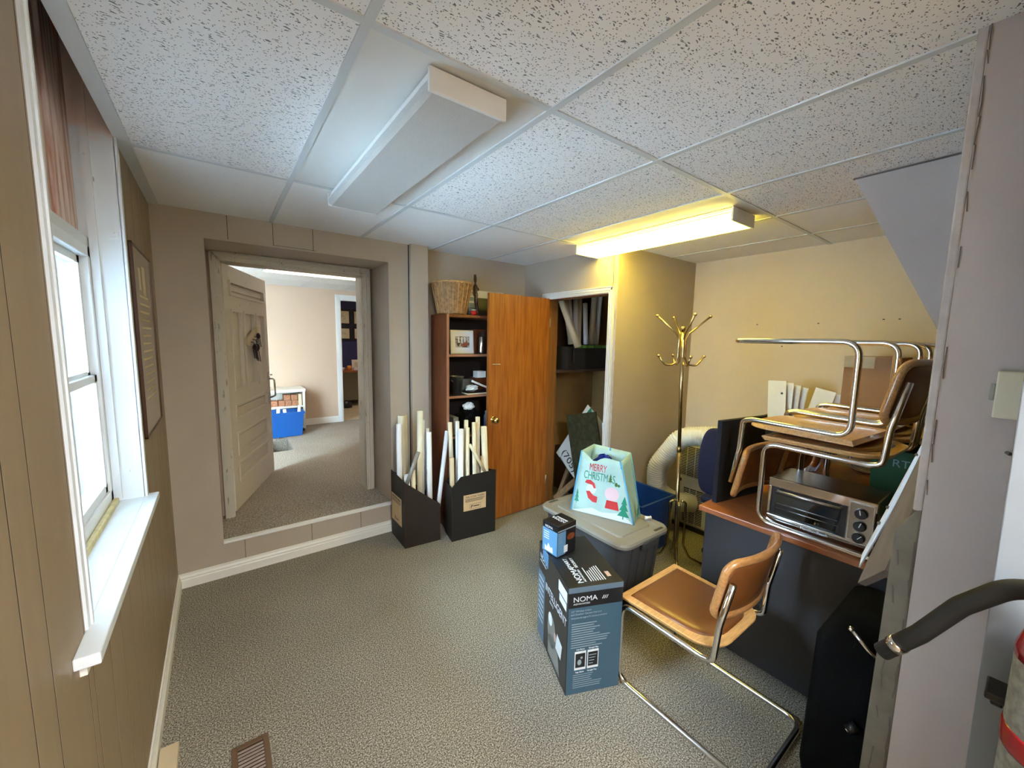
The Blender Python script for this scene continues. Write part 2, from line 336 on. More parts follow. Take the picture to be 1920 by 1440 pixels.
# ------------------------------------------------------------------ geometry helpers
W = {}
class MB:
    def __init__(s): s.bm = bmesh.new(); s.T = Matrix.Identity(4)
    def _v(s, p): return s.bm.verts.new(s.T @ Vector(p))
    def _f(s, vs, smooth=False):
        try:
            f = s.bm.faces.new(vs); f.smooth = smooth; return f
        except ValueError: return None
    def box(s, x0, x1, y0, y1, z0, z1):
        v = [s._v((x, y, z)) for x in (x0, x1) for y in (y0, y1) for z in (z0, z1)]
        for a in ((0, 1, 3, 2), (4, 6, 7, 5), (0, 4, 5, 1), (2, 3, 7, 6), (0, 2, 6, 4), (1, 5, 7, 3)):
            s._f([v[i] for i in a])
        return s
    def hexa(s, p):   # 8 points: bottom loop 0-3, top loop 4-7
        v = [s._v(q) for q in p]
        for a in ((3, 2, 1, 0), (4, 5, 6, 7), (0, 1, 5, 4), (1, 2, 6, 5), (2, 3, 7, 6), (3, 0, 4, 7)):
            s._f([v[i] for i in a])
        return s
    def prism(s, pts, ext):   # polygon of 3D points extruded by a vector
        e = Vector(ext); a = [s._v(p) for p in pts]; b = [s._v(Vector(p)+e) for p in pts]; n = len(pts)
        s._f(a[::-1]); s._f(b)
        for i in range(n): s._f([a[i], a[(i+1) % n], b[(i+1) % n], b[i]])
        return s
    def loft(s, rings, cap=True, smooth=True, closed=True):
        rs = [[s._v(p) for p in r] for r in rings]
        for a, b in zip(rs[:-1], rs[1:]):
            n = len(a)
            for i in range(n if closed else n-1): s._f([a[i], a[(i+1) % n], b[(i+1) % n], b[i]], smooth)
        if cap: s._f(rs[0][::-1]); s._f(rs[-1])
        return s
    def tube(s, path, r, seg=12, cap=True, closed=False):
        P = [Vector(p) for p in path]; n = len(P)
        rr = r if isinstance(r, (list, tuple)) else [r]*n
        rings = []; nrm = None
        for i in range(n):
            if closed: t = (P[(i+1) % n]-P[i-1]).normalized()
            else: t = (P[min(i+1, n-1)]-P[max(i-1, 0)]).normalized()
            if nrm is None:
                nrm = t.orthogonal().normalized()
            else:
                nrm = (nrm - t*nrm.dot(t))
                nrm = nrm.normalized() if nrm.length > 1e-6 else t.orthogonal().normalized()
            bi = t.cross(nrm)
            rings.append([P[i]+(nrm*math.cos(2*PI*k/seg)+bi*math.sin(2*PI*k/seg))*rr[i] for k in range(seg)])
        if closed: rings.append(rings[0]); cap = False
        return s.loft(rings, cap)
    def cyl(s, a, b, r, seg=20): return s.tube([a, b], r, seg)
    def lathe(s, prof, c=(0, 0, 0), seg=28, cap=True):
        rings = [[(c[0]+r*math.cos(2*PI*k/seg), c[1]+r*math.sin(2*PI*k/seg), c[2]+z) for k in range(seg)] for r, z in prof]
        return s.loft(rings, cap)
    def ball(s, c, r, seg=14, sx=1, sy_=1, sz=1):
        prof = []
        n = 9
        rings = []
        for i in range(n):
            a = -PI/2+PI*(i+.02)/(n-1+.04)
            rings.append([(c[0]+sx*r*math.cos(a)*math.cos(2*PI*k/seg), c[1]+sy_*r*math.cos(a)*math.sin(2*PI*k/seg), c[2]+sz*r*math.sin(a)) for k in range(seg)])
        return s.loft(rings)
    def text(s, txt, fr, x, y, size, align='LEFT', h=.0004, sx=1.0, shear=0.0):
        cu = bpy.data.curves.new('t', 'FONT'); cu.body = txt; cu.size = size; cu.extrude = h; cu.align_x = align; cu.shear = shear
        o = bpy.data.objects.new('t', cu); COL.objects.link(o)
        dg = bpy.context.evaluated_depsgraph_get(); me = bpy.data.meshes.new_from_object(o.evaluated_get(dg))
        bpy.data.objects.remove(o); bpy.data.curves.remove(cu)
        n0 = len(s.bm.verts); s.bm.from_mesh(me); bpy.data.meshes.remove(me); s.bm.verts.ensure_lookup_table()
        for v in s.bm.verts[n0:]:
            v.co = s.T @ fr.at(x+v.co.x*sx, y+v.co.y, h+.0006+v.co.z)
        return s
    def rect(s, fr, x0, x1, y0, y1, h=.0008):
        p = [fr.at(x0, y0, 0), fr.at(x1, y0, 0), fr.at(x1, y1, 0), fr.at(x0, y1, 0)]
        return s.prism(p, fr.N*h)
    def poly(s, fr, pts, h=.0008):
        return s.prism([fr.at(x, y, 0) for x, y in pts], fr.N*h)
    def disc(s, fr, x, y, rx, ry=None, h=.0008, seg=24):
        ry = ry or rx
        return s.poly(fr, [(x+rx*math.cos(2*PI*k/seg), y+ry*math.sin(2*PI*k/seg)) for k in range(seg)], h)
    def build(s, name, material, parent=None, bevel=0, label=None, local=False, smooth=False, subsurf=0):
        bmesh.ops.recalc_face_normals(s.bm, faces=s.bm.faces)
        me = bpy.data.meshes.new(name); s.bm.to_mesh(me); s.bm.free()
        me.materials.append(M[material] if isinstance(material, str) else material)
        o = bpy.data.objects.new(name, me); COL.objects.link(o)
        if smooth:
            for p in me.polygons: p.use_smooth = True
        W[o] = Matrix.Identity(4)
        if parent is not None:
            o.parent = parent
            if local: W[o] = W[parent]
            else: o.matrix_parent_inverse = W[parent].inverted()
        if bevel:
            b = o.modifiers.new('bevel', 'BEVEL'); b.width = bevel; b.segments = 2; b.limit_method = 'ANGLE'; b.angle_limit = R(40)
        if subsurf:
            b = o.modifiers.new('smooth', 'SUBSURF'); b.levels = subsurf; b.render_levels = subsurf
        if label: o['label'] = label
        return o

class Frame:   # a flat face: origin, right and up directions
    def __init__(s, O, U, V):
        s.O = Vector(O); s.U = Vector(U).normalized(); V = Vector(V); s.V = (V-s.U*V.dot(s.U)).normalized(); s.N = s.U.cross(s.V)
    def at(s, x, y, z): return s.O+s.U*x+s.V*y+s.N*z

def tag(o, label, cat, group=None, kind=None):
    o['label'] = label; o['category'] = cat
    if group: o['group'] = group
    if kind: o['kind'] = kind
    return o
def struct(o): o['kind'] = 'structure'; return o
def thing(name, label, cat, loc=(0, 0, 0), rz=0, group=None):
    o = bpy.data.objects.new(name, None); COL.objects.link(o)
    o.location = loc; o.rotation_euler = (0, 0, rz); o.empty_display_size = .05
    W[o] = Matrix.Translation(loc) @ Matrix.Rotation(rz, 4, 'Z')
    return tag(o, label, cat, group)
def copy_tree(o, parent=None):
    c = o.copy(); COL.objects.link(c)
    if parent is not None: c.parent = parent; c.matrix_parent_inverse = o.matrix_parent_inverse.copy()
    for ch in list(o.children): copy_tree(ch, c)
    return c
def fillet(pts, rad, seg=6, closed=False):
    P = [Vector(p) for p in pts]; n = len(P); out = []
    for i in range(n):
        if not closed and i in (0, n-1): out.append(P[i]); continue
        r = rad[i] if isinstance(rad, (list, tuple)) else rad
        a = (P[i-1]-P[i]); b = (P[(i+1) % n]-P[i]); la, lb = a.length, b.length; a.normalize(); b.normalize()
        ang = a.angle(b)
        d = min(r/math.tan(ang/2), la*.48, lb*.48)
        s_, e_ = P[i]+a*d, P[i]+b*d
        for k in range(seg+1):
            t = k/seg
            out.append(s_*(1-t)**2+P[i]*2*t*(1-t)+e_*t*t)
    return out

# ================================================================== SETTING
CEIL = 2.383
XL, YB = -0.28, 3.18          # left wall, back wall
XC, YA = 2.565, 2.08          # closet wall, alcove wall
XR = 3.70                     # right wall of the alcove
YR = -2.6                     # wall behind the camera
# floor
struct(MB().box(-.6, 3.9, YR-.1, 3.4, -.05, 0).build('floor', 'carpet'))
# left wall: narrow boards with grooves around the window opening
WY0, WY1, WZ0 = 1.288, 2.205, .93
ys = [YR]
k = 0
anch = [1.248, 1.048, .948]
g = [3.30, 3.05, 2.85, 2.75, 2.55, 2.35, 2.205, 2.05, 1.95, 1.75, 1.60, 1.45, 1.288, 1.248, 1.048, .948, .748, .648, .448, .25, .15, -.05, -.25, -.35, -.55, -.75, -.85, -1.05, -1.25, -1.35, -1.55, -1.75, -1.95, -2.15, -2.35, YR]
wl = MB()
for a, b in zip(g[:-1], g[1:]):
    ins = (a <= WY1+.001 and b >= WY0-.001)
    z1 = WZ0 if ins else 2.45
    wl.box(XL-.012, XL, b+.0025, a-.0025, 0, z1)
wall_left = struct(wl.build('wall_left', 'board'))
wb_ = MB()
wb_.box(XL-.2, XL-.0003, YR, WY0-.021, 0, 2.95); wb_.box(XL-.2, XL-.0003, WY1+.021, 3.17, 0, 2.95); wb_.box(XL-.2, XL-.012, 3.17, 3.5, 0, 2.95); wb_.box(XL-.2, XL-.0003, WY0-.02, WY1+.02, 0, WZ0-.01)
wb_.box(XL-.2, XL+.04, WY0-.1, WY1+.1, 2.951, 3.05); wb_.box(XL+.002, XL+.04, WY0-.1, WY1+.1, 2.40, 2.951)
wb_.build('wall_backing', 'groove', wall_left)
# back wall with the raised doorway (opening x -.035..1.12, z .245..2.22)
OX0, OX1, OZ0, OZ1 = -.035, 1.12, .245, 2.225
w = MB()
w.box(XL-.2, OX0, YB, 3.65, 0, 2.5); w.box(OX1, 1.285, YB, 3.65, 0, 2.5)
w.box(OX0, OX1, YB, 3.65, OZ1, 2.5); w.box(OX0, OX1, YB, 3.65, -.05, OZ0-.01)
wall_back = struct(w.build('wall_back', 'wall'))
s_ = MB()
for x in (.337, .581, .087): s_.box(x, x+.003, YB-.0015, YB+.002, OZ1+.01, CEIL)
s_.box(.337, .60, YB-.0015, YB+.002, OZ1+.012, OZ1+.014)
for x in (.08, .50, .86): s_.box(x, x+.0025, YB-.0015, YB+.002, .09, OZ0-.02)
s_.build('seam', 'groove', wall_back)
pier = struct(MB().box(1.29, 1.44, YB-.045, 3.65, 0, 2.5).build('wall_pier', 'wall', bevel=.003))
MB().box(1.283, 1.292, YB-.006, YB+.01, 0, CEIL).build('seam', 'groove', pier)
struct(MB().box(1.44, 3.9, 3.26, 3.4, 0, 2.5).build('wall_recess', 'wall'))
# closet wall: opening y 2.125..2.86, z 0..2.035
w = MB()
w.box(XC, XC+.11, YA, 2.125, 0, 2.5); w.box(XC, XC+.11, 2.90, 3.26, 0, 2.5); w.box(XC, XC+.11, 2.12, 2.90, 2.035, 2.5)
wall_closet = struct(w.build('wall_closet', 'wall'))
struct(MB().box(XC+.11, XR+.1, YA, YA+.10, 0, 2.5).build('wall_alcove', 'wall'))
MB().box(XC-.004, XC+.006, YA-.004, YA+.006, 0, CEIL).build('corner_bead', 'tape', wall_closet)
struct(MB().box(XR, XR+.1, YR, YA+.02, 0, 2.5).build('wall_right', 'alcove'))
struct(MB().box(XL-.2, XR+.1, YR-.1, YR, 0, 2.5).build('wall_front', 'wall'))
# closet interior
struct(MB().box(XC+.11, 3.62, 3.18, 3.25, 0, 2.5).build('wall_closet_back', 'mdf'))
struct(MB().box(3.55, 3.62, YA+.10, 3.18, 0, 2.5).build('wall_closet_right', 'mdf'))
nh = MB()
for yy, zz in ((1.50, 1.80), (1.30, 1.62), (.70, 1.82), (.62, 1.82), (1.07, 1.80)):
    nh.box(XR-.0015, XR, yy-.006, yy+.006, zz-.004, zz+.004)
nh.build('nail_hole', 'crack', bpy.data.objects['wall_right'])
# partition at the right with its cracked corner
XP = 1.485
w = MB().box(XP, XP+.12, YR, .158, 0, 2.5)
part_wall = struct(w.build('wall_partition', 'pillarwall'))
w = MB()
w.box(XP-.002, XP+.10, .158, .176, 1.20, 2.4)
w.build('corner_strip', 'tape', part_wall, bevel=.004)
w = MB(); w.prism([(XP-.002, .158, 1.22), (XP-.002, .205, 1.13), (XP-.002, .217, 0), (XP-.002, .158, 0)], (.10, 0, 0))
w.build('lower_edge_strip', 'endpost', part_wall, bevel=.004)
def crack_line(y, z0, z1, wd, wob, gap):
    cb = MB(); z = z0; n = 0
    while z < z1:
        dz = random.uniform(.025, .07); dy = random.uniform(-wob, wob)
        if random.random() > gap:
            cb.prism([(XP-.0035, y+dy, z), (XP-.0035, y+dy+wd*random.uniform(.5, 1.2), z), (XP-.0035, y-dy+wd, z+dz), (XP-.0035, y-dy, z+dz)], (.003, 0, 0))
        z += dz
    return cb
crack_line(.154, 1.25, 2.38, .0022, .0018, .35).build('plaster_crack', 'crack', part_wall)
crack_line(.190, .05, 1.10, .003, .003, .30).build('plaster_crack', 'crack', part_wall)
crack_line(.162, .05, 1.15, .003, .002, .45).build('plaster_crack', 'crack', part_wall)
# boxed-in stair side behind it, cut on the diagonal
w = MB(); w.prism([(2.335, .602, CEIL+.05), (2.335, .598, CEIL), (2.335, .255, 1.66), (2.335, .10, 1.36), (2.335, -1.2, 1.36), (2.335, -1.2, CEIL+.05)], (.09, 0, 0))
bulk = struct(w.build('wall_stair_side', 'pillarwall'))
w = MB(); w.box(2.330, 2.336, .26, .60, CEIL-.008, CEIL-.002); w.build('plaster_crack', 'crack', bulk)
# sloping drywall piece with its white perforated corner bead
TS = [(1.90, .202, 1.375), (1.90, .317, .875), (1.72, .310, .83), (1.505, .217, 1.0), (1.505, .17, 1.24)]
sd = struct(MB().prism(TS, (.006, -.02, -.004)).build('wall_stair_slope', 'drywall'))
bd = MB(); bd.prism([(1.899, .196, 1.405), (1.885, .333, .87), (1.84, .329, .835), (1.888, .190, 1.35)], (-.004, .004, 0))
bead = bd.build('corner_bead', 'bead', sd)
hl = MB()
for t in (.22, .60, .72):
    p = Vector((1.896, .196, 1.39)).lerp(Vector((1.862, .334, .86)), t)
    hl.cyl(p+Vector((-.006, .006, 0)), p+Vector((.001, 0, 0)), .0055, 12)
hl.build('screw_hole', 'crack', bead)

# ---- ceiling: tiles, grid and wall angle
cx0, cdx, cyr, cdy = .3280, .5891, 1.0446, 1.22
plain = MB(); fiss = MB(); pinh = MB()
for i in range(-2, 7):
    for j in range(-4, 3):
        x0, x1, y0, y1 = cx0+cdx*i, cx0+cdx*(i+1), cyr+cdy*j, cyr+cdy*(j+1)
        x0 = max(x0, XL); x1 = min(x1, XR+.05); y0 = max(y0, YR-.05); y1 = min(y1, 3.3)
        if x1 <= x0 or y1 <= y0: continue
        t = fiss
        if (i, j) == (0, 0) or (i, j) == (3, 0): t = plain
        elif j >= 1: t = pinh
        elif i >= 4: t = pinh
        t.box(x0, x1, y0, y1, CEIL+.002, CEIL+.02)
ceil = struct(fiss.build('ceiling', 'tile'))
pinh.build('pinhole_tiles', 'tile2', ceil); plain.build('plain_tiles', 'plaintile', ceil)
gr = MB()
for i in range(-1, 7):
    x = cx0+cdx*i
    if XL < x < XR: gr.box(x-.012, x+.012, YR, 3.27, CEIL-.003, CEIL+.004)
for j in range(-3, 3):
    y = cyr+cdy*j
    if YR < y < 3.2: gr.box(XL, XR, y-.012, y+.012, CEIL-.0025, CEIL+.0045)
gr.build('ceiling_grid', 'grid', ceil)
an = MB(); an.box(XL, XL+.045, YR, YB, CEIL-.004, CEIL+.003)
an.build('wall_angle', 'grid', ceil)
struct(MB().box(XL+.041, 3.9, YR-.1, 3.66, 2.55, 2.62).build('ceiling_slab', 'groove'))

# ---- baseboards
def baseboard(name, p0, p1, n, h=.09, z0=0, m_='base'):
    p0, p1, n = Vector((*p0, z0)), Vector((*p1, z0)), Vector((*n, 0))
    prof = [(0, 0), (.015, 0), (.015, h*.55), (.011, h*.62), (.013, h*.72), (.007, h*.86), (.006, h), (0, h)]
    b = MB(); b.prism([p0+n*a+Vector((0, 0, z)) for a, z in prof], p1-p0)
    return struct(b.build(name, m_))
baseboard('baseboard_left', (XL, YR), (XL, YB), (1, 0), .09)
baseboard('baseboard_back', (XL, YB), (1.29, YB), (0, -1), .095)
# ---- trim at the doorway: threshold nosing and the old casing deep in the opening
struct(MB().box(OX0, OX1, YB-.012, YB+.03, OZ0-.012, OZ0+.004).build('trim_threshold', 'trimw', bevel=.002))
def casing(name, x0, x1, zt, z0, y, wdt, m_, dy=-.022):
    b = MB()
    for k, (o, t) in enumerate(((0, .010), (wdt*.14, .020), (wdt*.36, .014), (wdt*.52, .024), (wdt*.74, .012), (wdt*.88, .018))):
        o2 = (0, wdt*.14, wdt*.36, wdt*.52, wdt*.74, wdt*.88, wdt)[k+1]
        a0, a1, b0, b1 = x0-o2, x0-o, x1+o, x1+o2
        b.box(a0, a1, y-t, y+.01, z0, zt+o2); b.box(b0, b1, y-t, y+.01, z0, zt+o2)
        b.box(a0+.0001, b1-.0001, y-t, y+.01, zt+o, zt+o2)
    return struct(b.build(name, m_))
casing('trim_1', .045, 1.035, 2.160, OZ0, 3.60, .062, 'oldtrim')
w = MB(); w.box(.005, .045, 3.60, 3.80, OZ0, 2.17); w.box(1.035, 1.075, 3.60, 3.80, OZ0, 2.17); w.box(.005, 1.075, 3.60, 3.80, 2.160, 2.19)
struct(w.build('trim_2', 'oldtrim'))
w = MB(); w.box(-.6, .005, 3.65, 3.80, OZ0, 2.9); w.box(1.075, 3.0, 3.65, 3.80, OZ0-.3, 2.9); w.box(.004, 1.076, 3.65, 3.80, 2.19, 2.9)
struct(w.build('wall_doorway', 'farwall'))
# closet casing, white moulded (on x = XC, facing -x)
def casing_x(name, y0, y1, zt, x, wdt, m_):
    b = MB(); st = (0, .12, .30, .45, .72, .88, 1)
    for k, t in enumerate((.012, .018, .013, .020, .014, .022)):
        o, o2 = wdt*st[k], wdt*st[k+1]
        b.box(x-t, x, y1+o, y1+o2, 0, zt+o2); b.box(x-t, x, y0-o2, y0-o, 0, zt+o2)
        b.box(x-t, x, y0-o2+.0001, y1+o2-.0001, zt+o, zt+o2)
    return struct(b.build(name, m_))
casing_x('trim_3', 2.155, 2.905, 2.020, XC, .055, 'trimw')
w = MB(); w.box(XC, XC+.11, 2.125, 2.150, 0, 2.03); w.box(XC, XC+.11, 2.875, 2.90, 0, 2.03); w.box(XC, XC+.11, 2.125, 2.90, 2.015, 2.04)
struct(w.build('trim_4', 'jambwood'))

# ================================================================== WINDOW
GX = -.40
win = struct(MB().box(GX-.03, GX+.03, WY0, WY0+.045, WZ0+.03, 1.955).box(GX-.03, GX+.03, WY1-.045, WY1, WZ0+.03, 1.955)
    .box(GX-.03, GX+.03, WY0, WY1, 1.915, 1.955).box(GX-.03, GX+.03, WY0, WY1, WZ0+.03, WZ0+.08).build('window_1', 'vinyl', bevel=.003))
f = MB()
for (z0, z1, dx) in ((1.455, 1.915, -.006), (1.01, 1.475, .010)):
    x = GX+dx
    y0, y1 = WY0+.045, WY1-.045
    f.box(x-.012, x+.012, y0, y0+.035, z0, z1); f.box(x-.012, x+.012, y1-.035, y1, z0, z1)
    f.box(x-.012, x+.012, y0, y1, z0, z0+.035); f.box(x-.012, x+.012, y0, y1, z1-.028, z1)
    f.box(x-.004, x+.016, y0+.035, y0+.042, z0+.03, z1-.03); f.box(x-.004, x+.016, y1-.042, y1-.035, z0+.03, z1-.03)
f.build('sash', 'vinyl', win, bevel=.002)
MB().box(GX-.004, GX-.001, WY0+.05, WY1-.05, 1.02, 1.91).build('pane', 'glass', win)
# recess: jambs, stops, head board
j = MB()
j.box(GX-.06, XL+.002, WY1, WY1+.02, WZ0, 2.95); j.box(GX-.06, XL+.002, WY0-.02, WY0, WZ0, 2.95)
j.box(GX+.031, GX+.055, WY1-.018, WY1, WZ0+.03, 2.95); j.box(GX+.031, GX+.055, WY0, WY0+.018, WZ0+.03, 2.95)
j.build('jamb', 'winpaint2', win)
t = MB(); yy = WY0+.018
pts = [(GX-.03, GX-.01), ]
for a, b, d in ((WY0, 1.48, .0), (1.48, 1.66, -.012), (1.66, 1.92, -.004), (1.92, 2.06, .006), (2.06, WY1, -.006)):
    t.box(GX-.03, GX+.01+d, a+.0005, b-.0005, 1.955, 2.95)
t.build('head_board', 'peel', win)
MB().box(GX-.03, GX+.028, WY0, WY1, 1.953, 1.99).build('head_rail', 'winpaint', win)
# casing strips on the wall face
c = MB(); c.box(XL, XL+.006, WY0-.030, WY0, WZ0-.0, CEIL)
c.box(XL-.02, XL+.010, WY0-.010, WY0+.001, WZ0-.0, CEIL)
struct(c.build('trim_5', 'sill'))
c = MB(); c.box(XL, XL+.010, WY1, WY1+.030, WZ0+.02, CEIL)
struct(c.build('trim_6', 'winpaint'))
s = MB(); s.box(GX+.03, XL+.001, WY0, WY1, WZ0, .952); s.box(XL, -.237, 1.15, 2.245, .925, .952)
sill = struct(s.build('window_sill', 'sill', bevel=.003))
MB().box(XL, XL+.012, 1.19, 2.23, .885, .925).build('apron', 'base', sill)
MB().box(GX+.031, GX+.047, WY0+.02, WY1-.02, .950, .972).build('caulk_strip', 'caulk', sill, bevel=.004)
# outside: snow and the neighbour's siding
struct(MB().box(-30, -.6, -25, 40, -.8, -.7).build('ground', 'snow'))
o = MB()
for k in range(26): o.hexa([(-3.4, -6, -.7+k*.15), (-3.4, 12, -.7+k*.15), (-3.37, 12, -.7+k*.15), (-3.37, -6, -.7+k*.15), (-3.4, -6, -.55+k*.15), (-3.4, 12, -.55+k*.15), (-3.395, 12, -.55+k*.15), (-3.395, -6, -.55+k*.15)])
tag(o.build('neighbour_house', 'siding'), 'white clapboard house wall outside, seen through the window glass', 'house')

# ================================================================== NEXT ROOMS (through the doorway)
NC = 2.37
w = MB()
w.box(-1.6, .45, 3.65, 6.8, .195, OZ0); w.box(.70, 3.0, 3.65, 6.86, .195, OZ0); w.box(.45, .70, 3.65, 5.38, .195, OZ0); w.box(.45, .70, 6.15, 6.8, .195, OZ0)
w.box(OX0, OX1, YB+.006, 3.649, .20, OZ0-.001)
struct(w.build('floor_office', 'carpet2'))
w = MB(); w.box(.45, .70, 5.38, 5.39, 0, .2); w.box(.45, .70, 6.14, 6.15, 0, .2); w.box(.44, .45, 5.38, 6.15, 0, .2); w.box(.70, .71, 5.38, 6.15, 0, .2)
w.box(.44, .71, 5.38, 6.15, -.02, .02); w.box(.45, .70, 5.55, 5.85, .02, .12)
struct(w.build('floor_stairwell', 'carpet'))
w = MB(); w.box(-1.6, 1.60, 6.8, 6.9, 0, 2.6); w.box(2.50, 3.0, 6.8, 6.9, 0, 2.6); w.box(1.6, 2.5, 6.8, 6.9, 2.22, 2.6)
struct(w.build('wall_office_back', 'farwall'))
struct(MB().box(-1.7, -1.6, 3.65, 6.9, 0, 2.6).build('wall_office_left', 'farwall'))
struct(MB().box(3.0, 3.1, 3.65, 10.2, 0, 2.6).build('wall_office_right', 'farwall'))
w = MB(); w.box(-1.6, 3.0, 3.8, 6.8, NC, NC+.04); oc = struct(w.build('ceiling_office', 'plaintile'))
w = MB()
for x in (-.77, -.16, .45, 1.06, 1.67, 2.28): w.box(x-.012, x+.012, 3.8, 6.8, NC-.002, NC+.002)
for y in (4.9, 6.12): w.box(-1.6, 3.0, y-.012, y+.012, NC-.002, NC+.002)
w.box(-1.6, 3.0, 6.77, 6.8, NC-.004, NC); w.build('ceiling_grid', 'grid', oc)
baseboard('baseboard_office', (-1.6, 6.8), (1.54, 6.8), (0, -1), .10, OZ0)
w = MB()
for o, o2, t in ((0, .025, .014), (.025, .05, .02), (.05, .07, .012)):
    w.box(1.60-o2, 1.60-o, 6.8-t, 6.8, OZ0, 2.22+o2); w.box(2.5+o, 2.5+o2, 6.8-t, 6.8, OZ0, 2.22+o2); w.box(1.60-o2, 2.5+o2, 6.8-t, 6.8, 2.22+o, 2.22+o2)
w.box(1.60, 1.615, 6.8, 6.9, OZ0, 2.22); w.box(1.6, 2.5, 6.8, 6.9, 2.205, 2.22)
struct(w.build('trim_7', 'trimw'))
# navy room
struct(MB().box(.9, 3.0, 6.86, 10.2, .19, OZ0-.002).build('floor_navy_room', 'lightfloor'))
struct(MB().box(.9, 3.0, 9.0, 9.1, .2, 2.6).build('wall_navy_back', 'bluewall'))
struct(MB().box(.8, .9, 6.9, 9.1, .2, 2.6).build('wall_navy_left', 'bluewall'))
struct(MB().box(.9, 3.0, 6.9, 9.0, 2.45, 2.5).build('ceiling_navy_room', 'plaintile'))
# lamps of those rooms
def troffer(name, x0, x1, y0, y1, z, label, m_, fr='fixture'):
    t = thing(name, label, 'ceiling light', ((x0+x1)/2, (y0+y1)/2, z))
    b = MB(); e = .02
    b.box(x0, x0+e, y0, y1, z-.008, z+.02); b.box(x1-e, x1, y0, y1, z-.008, z+.02); b.box(x0+e, x1-e, y0, y0+e, z-.008, z+.02); b.box(x0+e, x1-e, y1-e, y1, z-.008, z+.02)
    b.build('frame', fr, t)
    MB().box(x0+e, x1-e, y0+e, y1-e, z-.004, z).build('diffuser', m_, t)
    return t
troffer('ceiling_light', .46, 1.66, 4.95, 5.52, NC, 'bright recessed ceiling light glowing in the peach office beyond the doorway', 'troffer')
troffer('ceiling_light', 1.3, 2.4, 7.4, 8.0, 2.45, 'ceiling light of the far navy room, out of sight above its doorway', 'troffer')

# ---- panelled door, swung into the next room
DO = Vector((.05, 3.67, 0)); DD = Vector((.349, .937, 0)).normalized()
df = Frame(DO+Vector((0, 0, OZ0+.012)), DD, (0, 0, 1))    # N points to +x side
DW, DH, DT = 1.0, 1.90, .035
panels = [(.12, .93, 1.68, 1.79), (.12, .34, .94, 1.57), (.39, .625, .94, 1.57), (.68, .90, .94, 1.57), (.11, .91, .70, .83), (.11, .91, .42, .60), (.11, .91, .20, .36)]
b = MB()
def fbox(b, fr, x0, x1, y0, y1, z0, z1):
    b.hexa([fr.at(x0, y0, z0), fr.at(x1, y0, z0), fr.at(x1, y1, z0), fr.at(x0, y1, z0), fr.at(x0, y0, z1), fr.at(x1, y0, z1), fr.at(x1, y1, z1), fr.at(x0, y1, z1)])
fbox(b, df, 0, DW, 0, DH, -DT, -.018)
xs = sorted({0, DW} | {p[0] for p in panels} | {p[1] for p in panels}); zs = sorted({0, DH} | {p[2] for p in panels} | {p[3] for p in panels})
for xa, xb in zip(xs[:-1], xs[1:]):
    for za, zb in zip(zs[:-1], zs[1:]):
        xm, zm = (xa+xb)/2, (za+zb)/2
        if any(p[0] < xm < p[1] and p[2] < zm < p[3] for p in panels): continue
        fbox(b, df, xa, xb, za, zb, -.0181, .004)
door1 = struct(b.build('door_1', 'doorpaint'))
b = MB()
for p in panels:
    e = .016
    for (xa, xb, za, zb) in ((p[0]-.004, p[0]+e, p[2]-.004, p[3]+.004), (p[1]-e, p[1]+.004, p[2]-.004, p[3]+.004), (p[0]+e, p[1]-e, p[2]-.004, p[2]+e), (p[0]+e, p[1]-e, p[3]-e, p[3]+.004)):
        fbox(b, df, xa, xb, za, zb, -.018, .011)
    fbox(b, df, p[0]+.040, p[1]-.040, p[2]+.036, p[3]-.036, -.018, -.008)
b.build('panel_moulding', 'doorpaint', door1)
b = MB(); fbox(b, df, .935, .975, .70, 1.02, .004, .008)
hp = b.build('handle_plate', 'chromeold', door1)
b = MB(); b.tube(fillet([df.at(.955, .95, .008), df.at(.955, .95, .055), df.at(.955, .78, .060), df.at(.955, .76, .008)], .02), .008, 8)
b.tube([df.at(.955, .985, .006), df.at(1.01, .985, .02)], .007, 8); b.build('pull_handle', 'chromeold', hp)
b = MB()
for z in (.12, 1.65): b.cyl(df.at(-.008, z, -.01), df.at(-.008, z+.09, -.01), .007, 10)
b.build('hinge', 'chromeold', door1)
# key holder hanging on the door, with its keys
kf = Frame(df.at(.40, 1.29, .0045), df.U*.93+Vector((0, 0, .36)), Vector((0, 0, 1))-df.U*.3)
kh = thing('key_rack', 'carved wooden key rack hanging askew on the white panelled door', 'key rack', tuple(df.at(.5, 1.3, .01)))
b = MB(); fbox(b, kf, 0, .26, 0, .055, 0, .02); b.disc(kf, .02, .027, .045, .04, .024); b.disc(kf, .26, .04, .025, .03, .024)
b.build('plaque', 'tan', kh)
for x in (.05, .11, .17, .23): MB().tube(fillet([kf.at(x, .01, .02), kf.at(x, .005, .045), kf.at(x, -.02, .045)], .01), .003, 6).build('hook', 'keydark', kh)
for n, (x, z, s) in enumerate(((.09, -.055, 1.0), (.14, -.075, 1.25), (.22, .0, .9))):
    t = thing('key_bunch', ('small bunch of dark keys at the left of the key rack', 'largest bunch of dark keys under the middle of the key rack', 'bunch of dark keys highest at the right of the key rack')[n], 'keys', tuple(kf.at(x, z, .03)), 0, 'key bunches on the panelled door')
    b = MB(); b.ball(kf.at(x, z, .035), .030*s, 10, .6, 1, 1); b.build('fob', 'keydark', t)
    b = MB()
    for q in range(3): fbox(b, kf, x-.02+q*.018, x-.008+q*.018, z-.10*s-q*.012, z-.02, .022+q*.006, .026+q*.006)
    b.build('key', 'keydark', t)

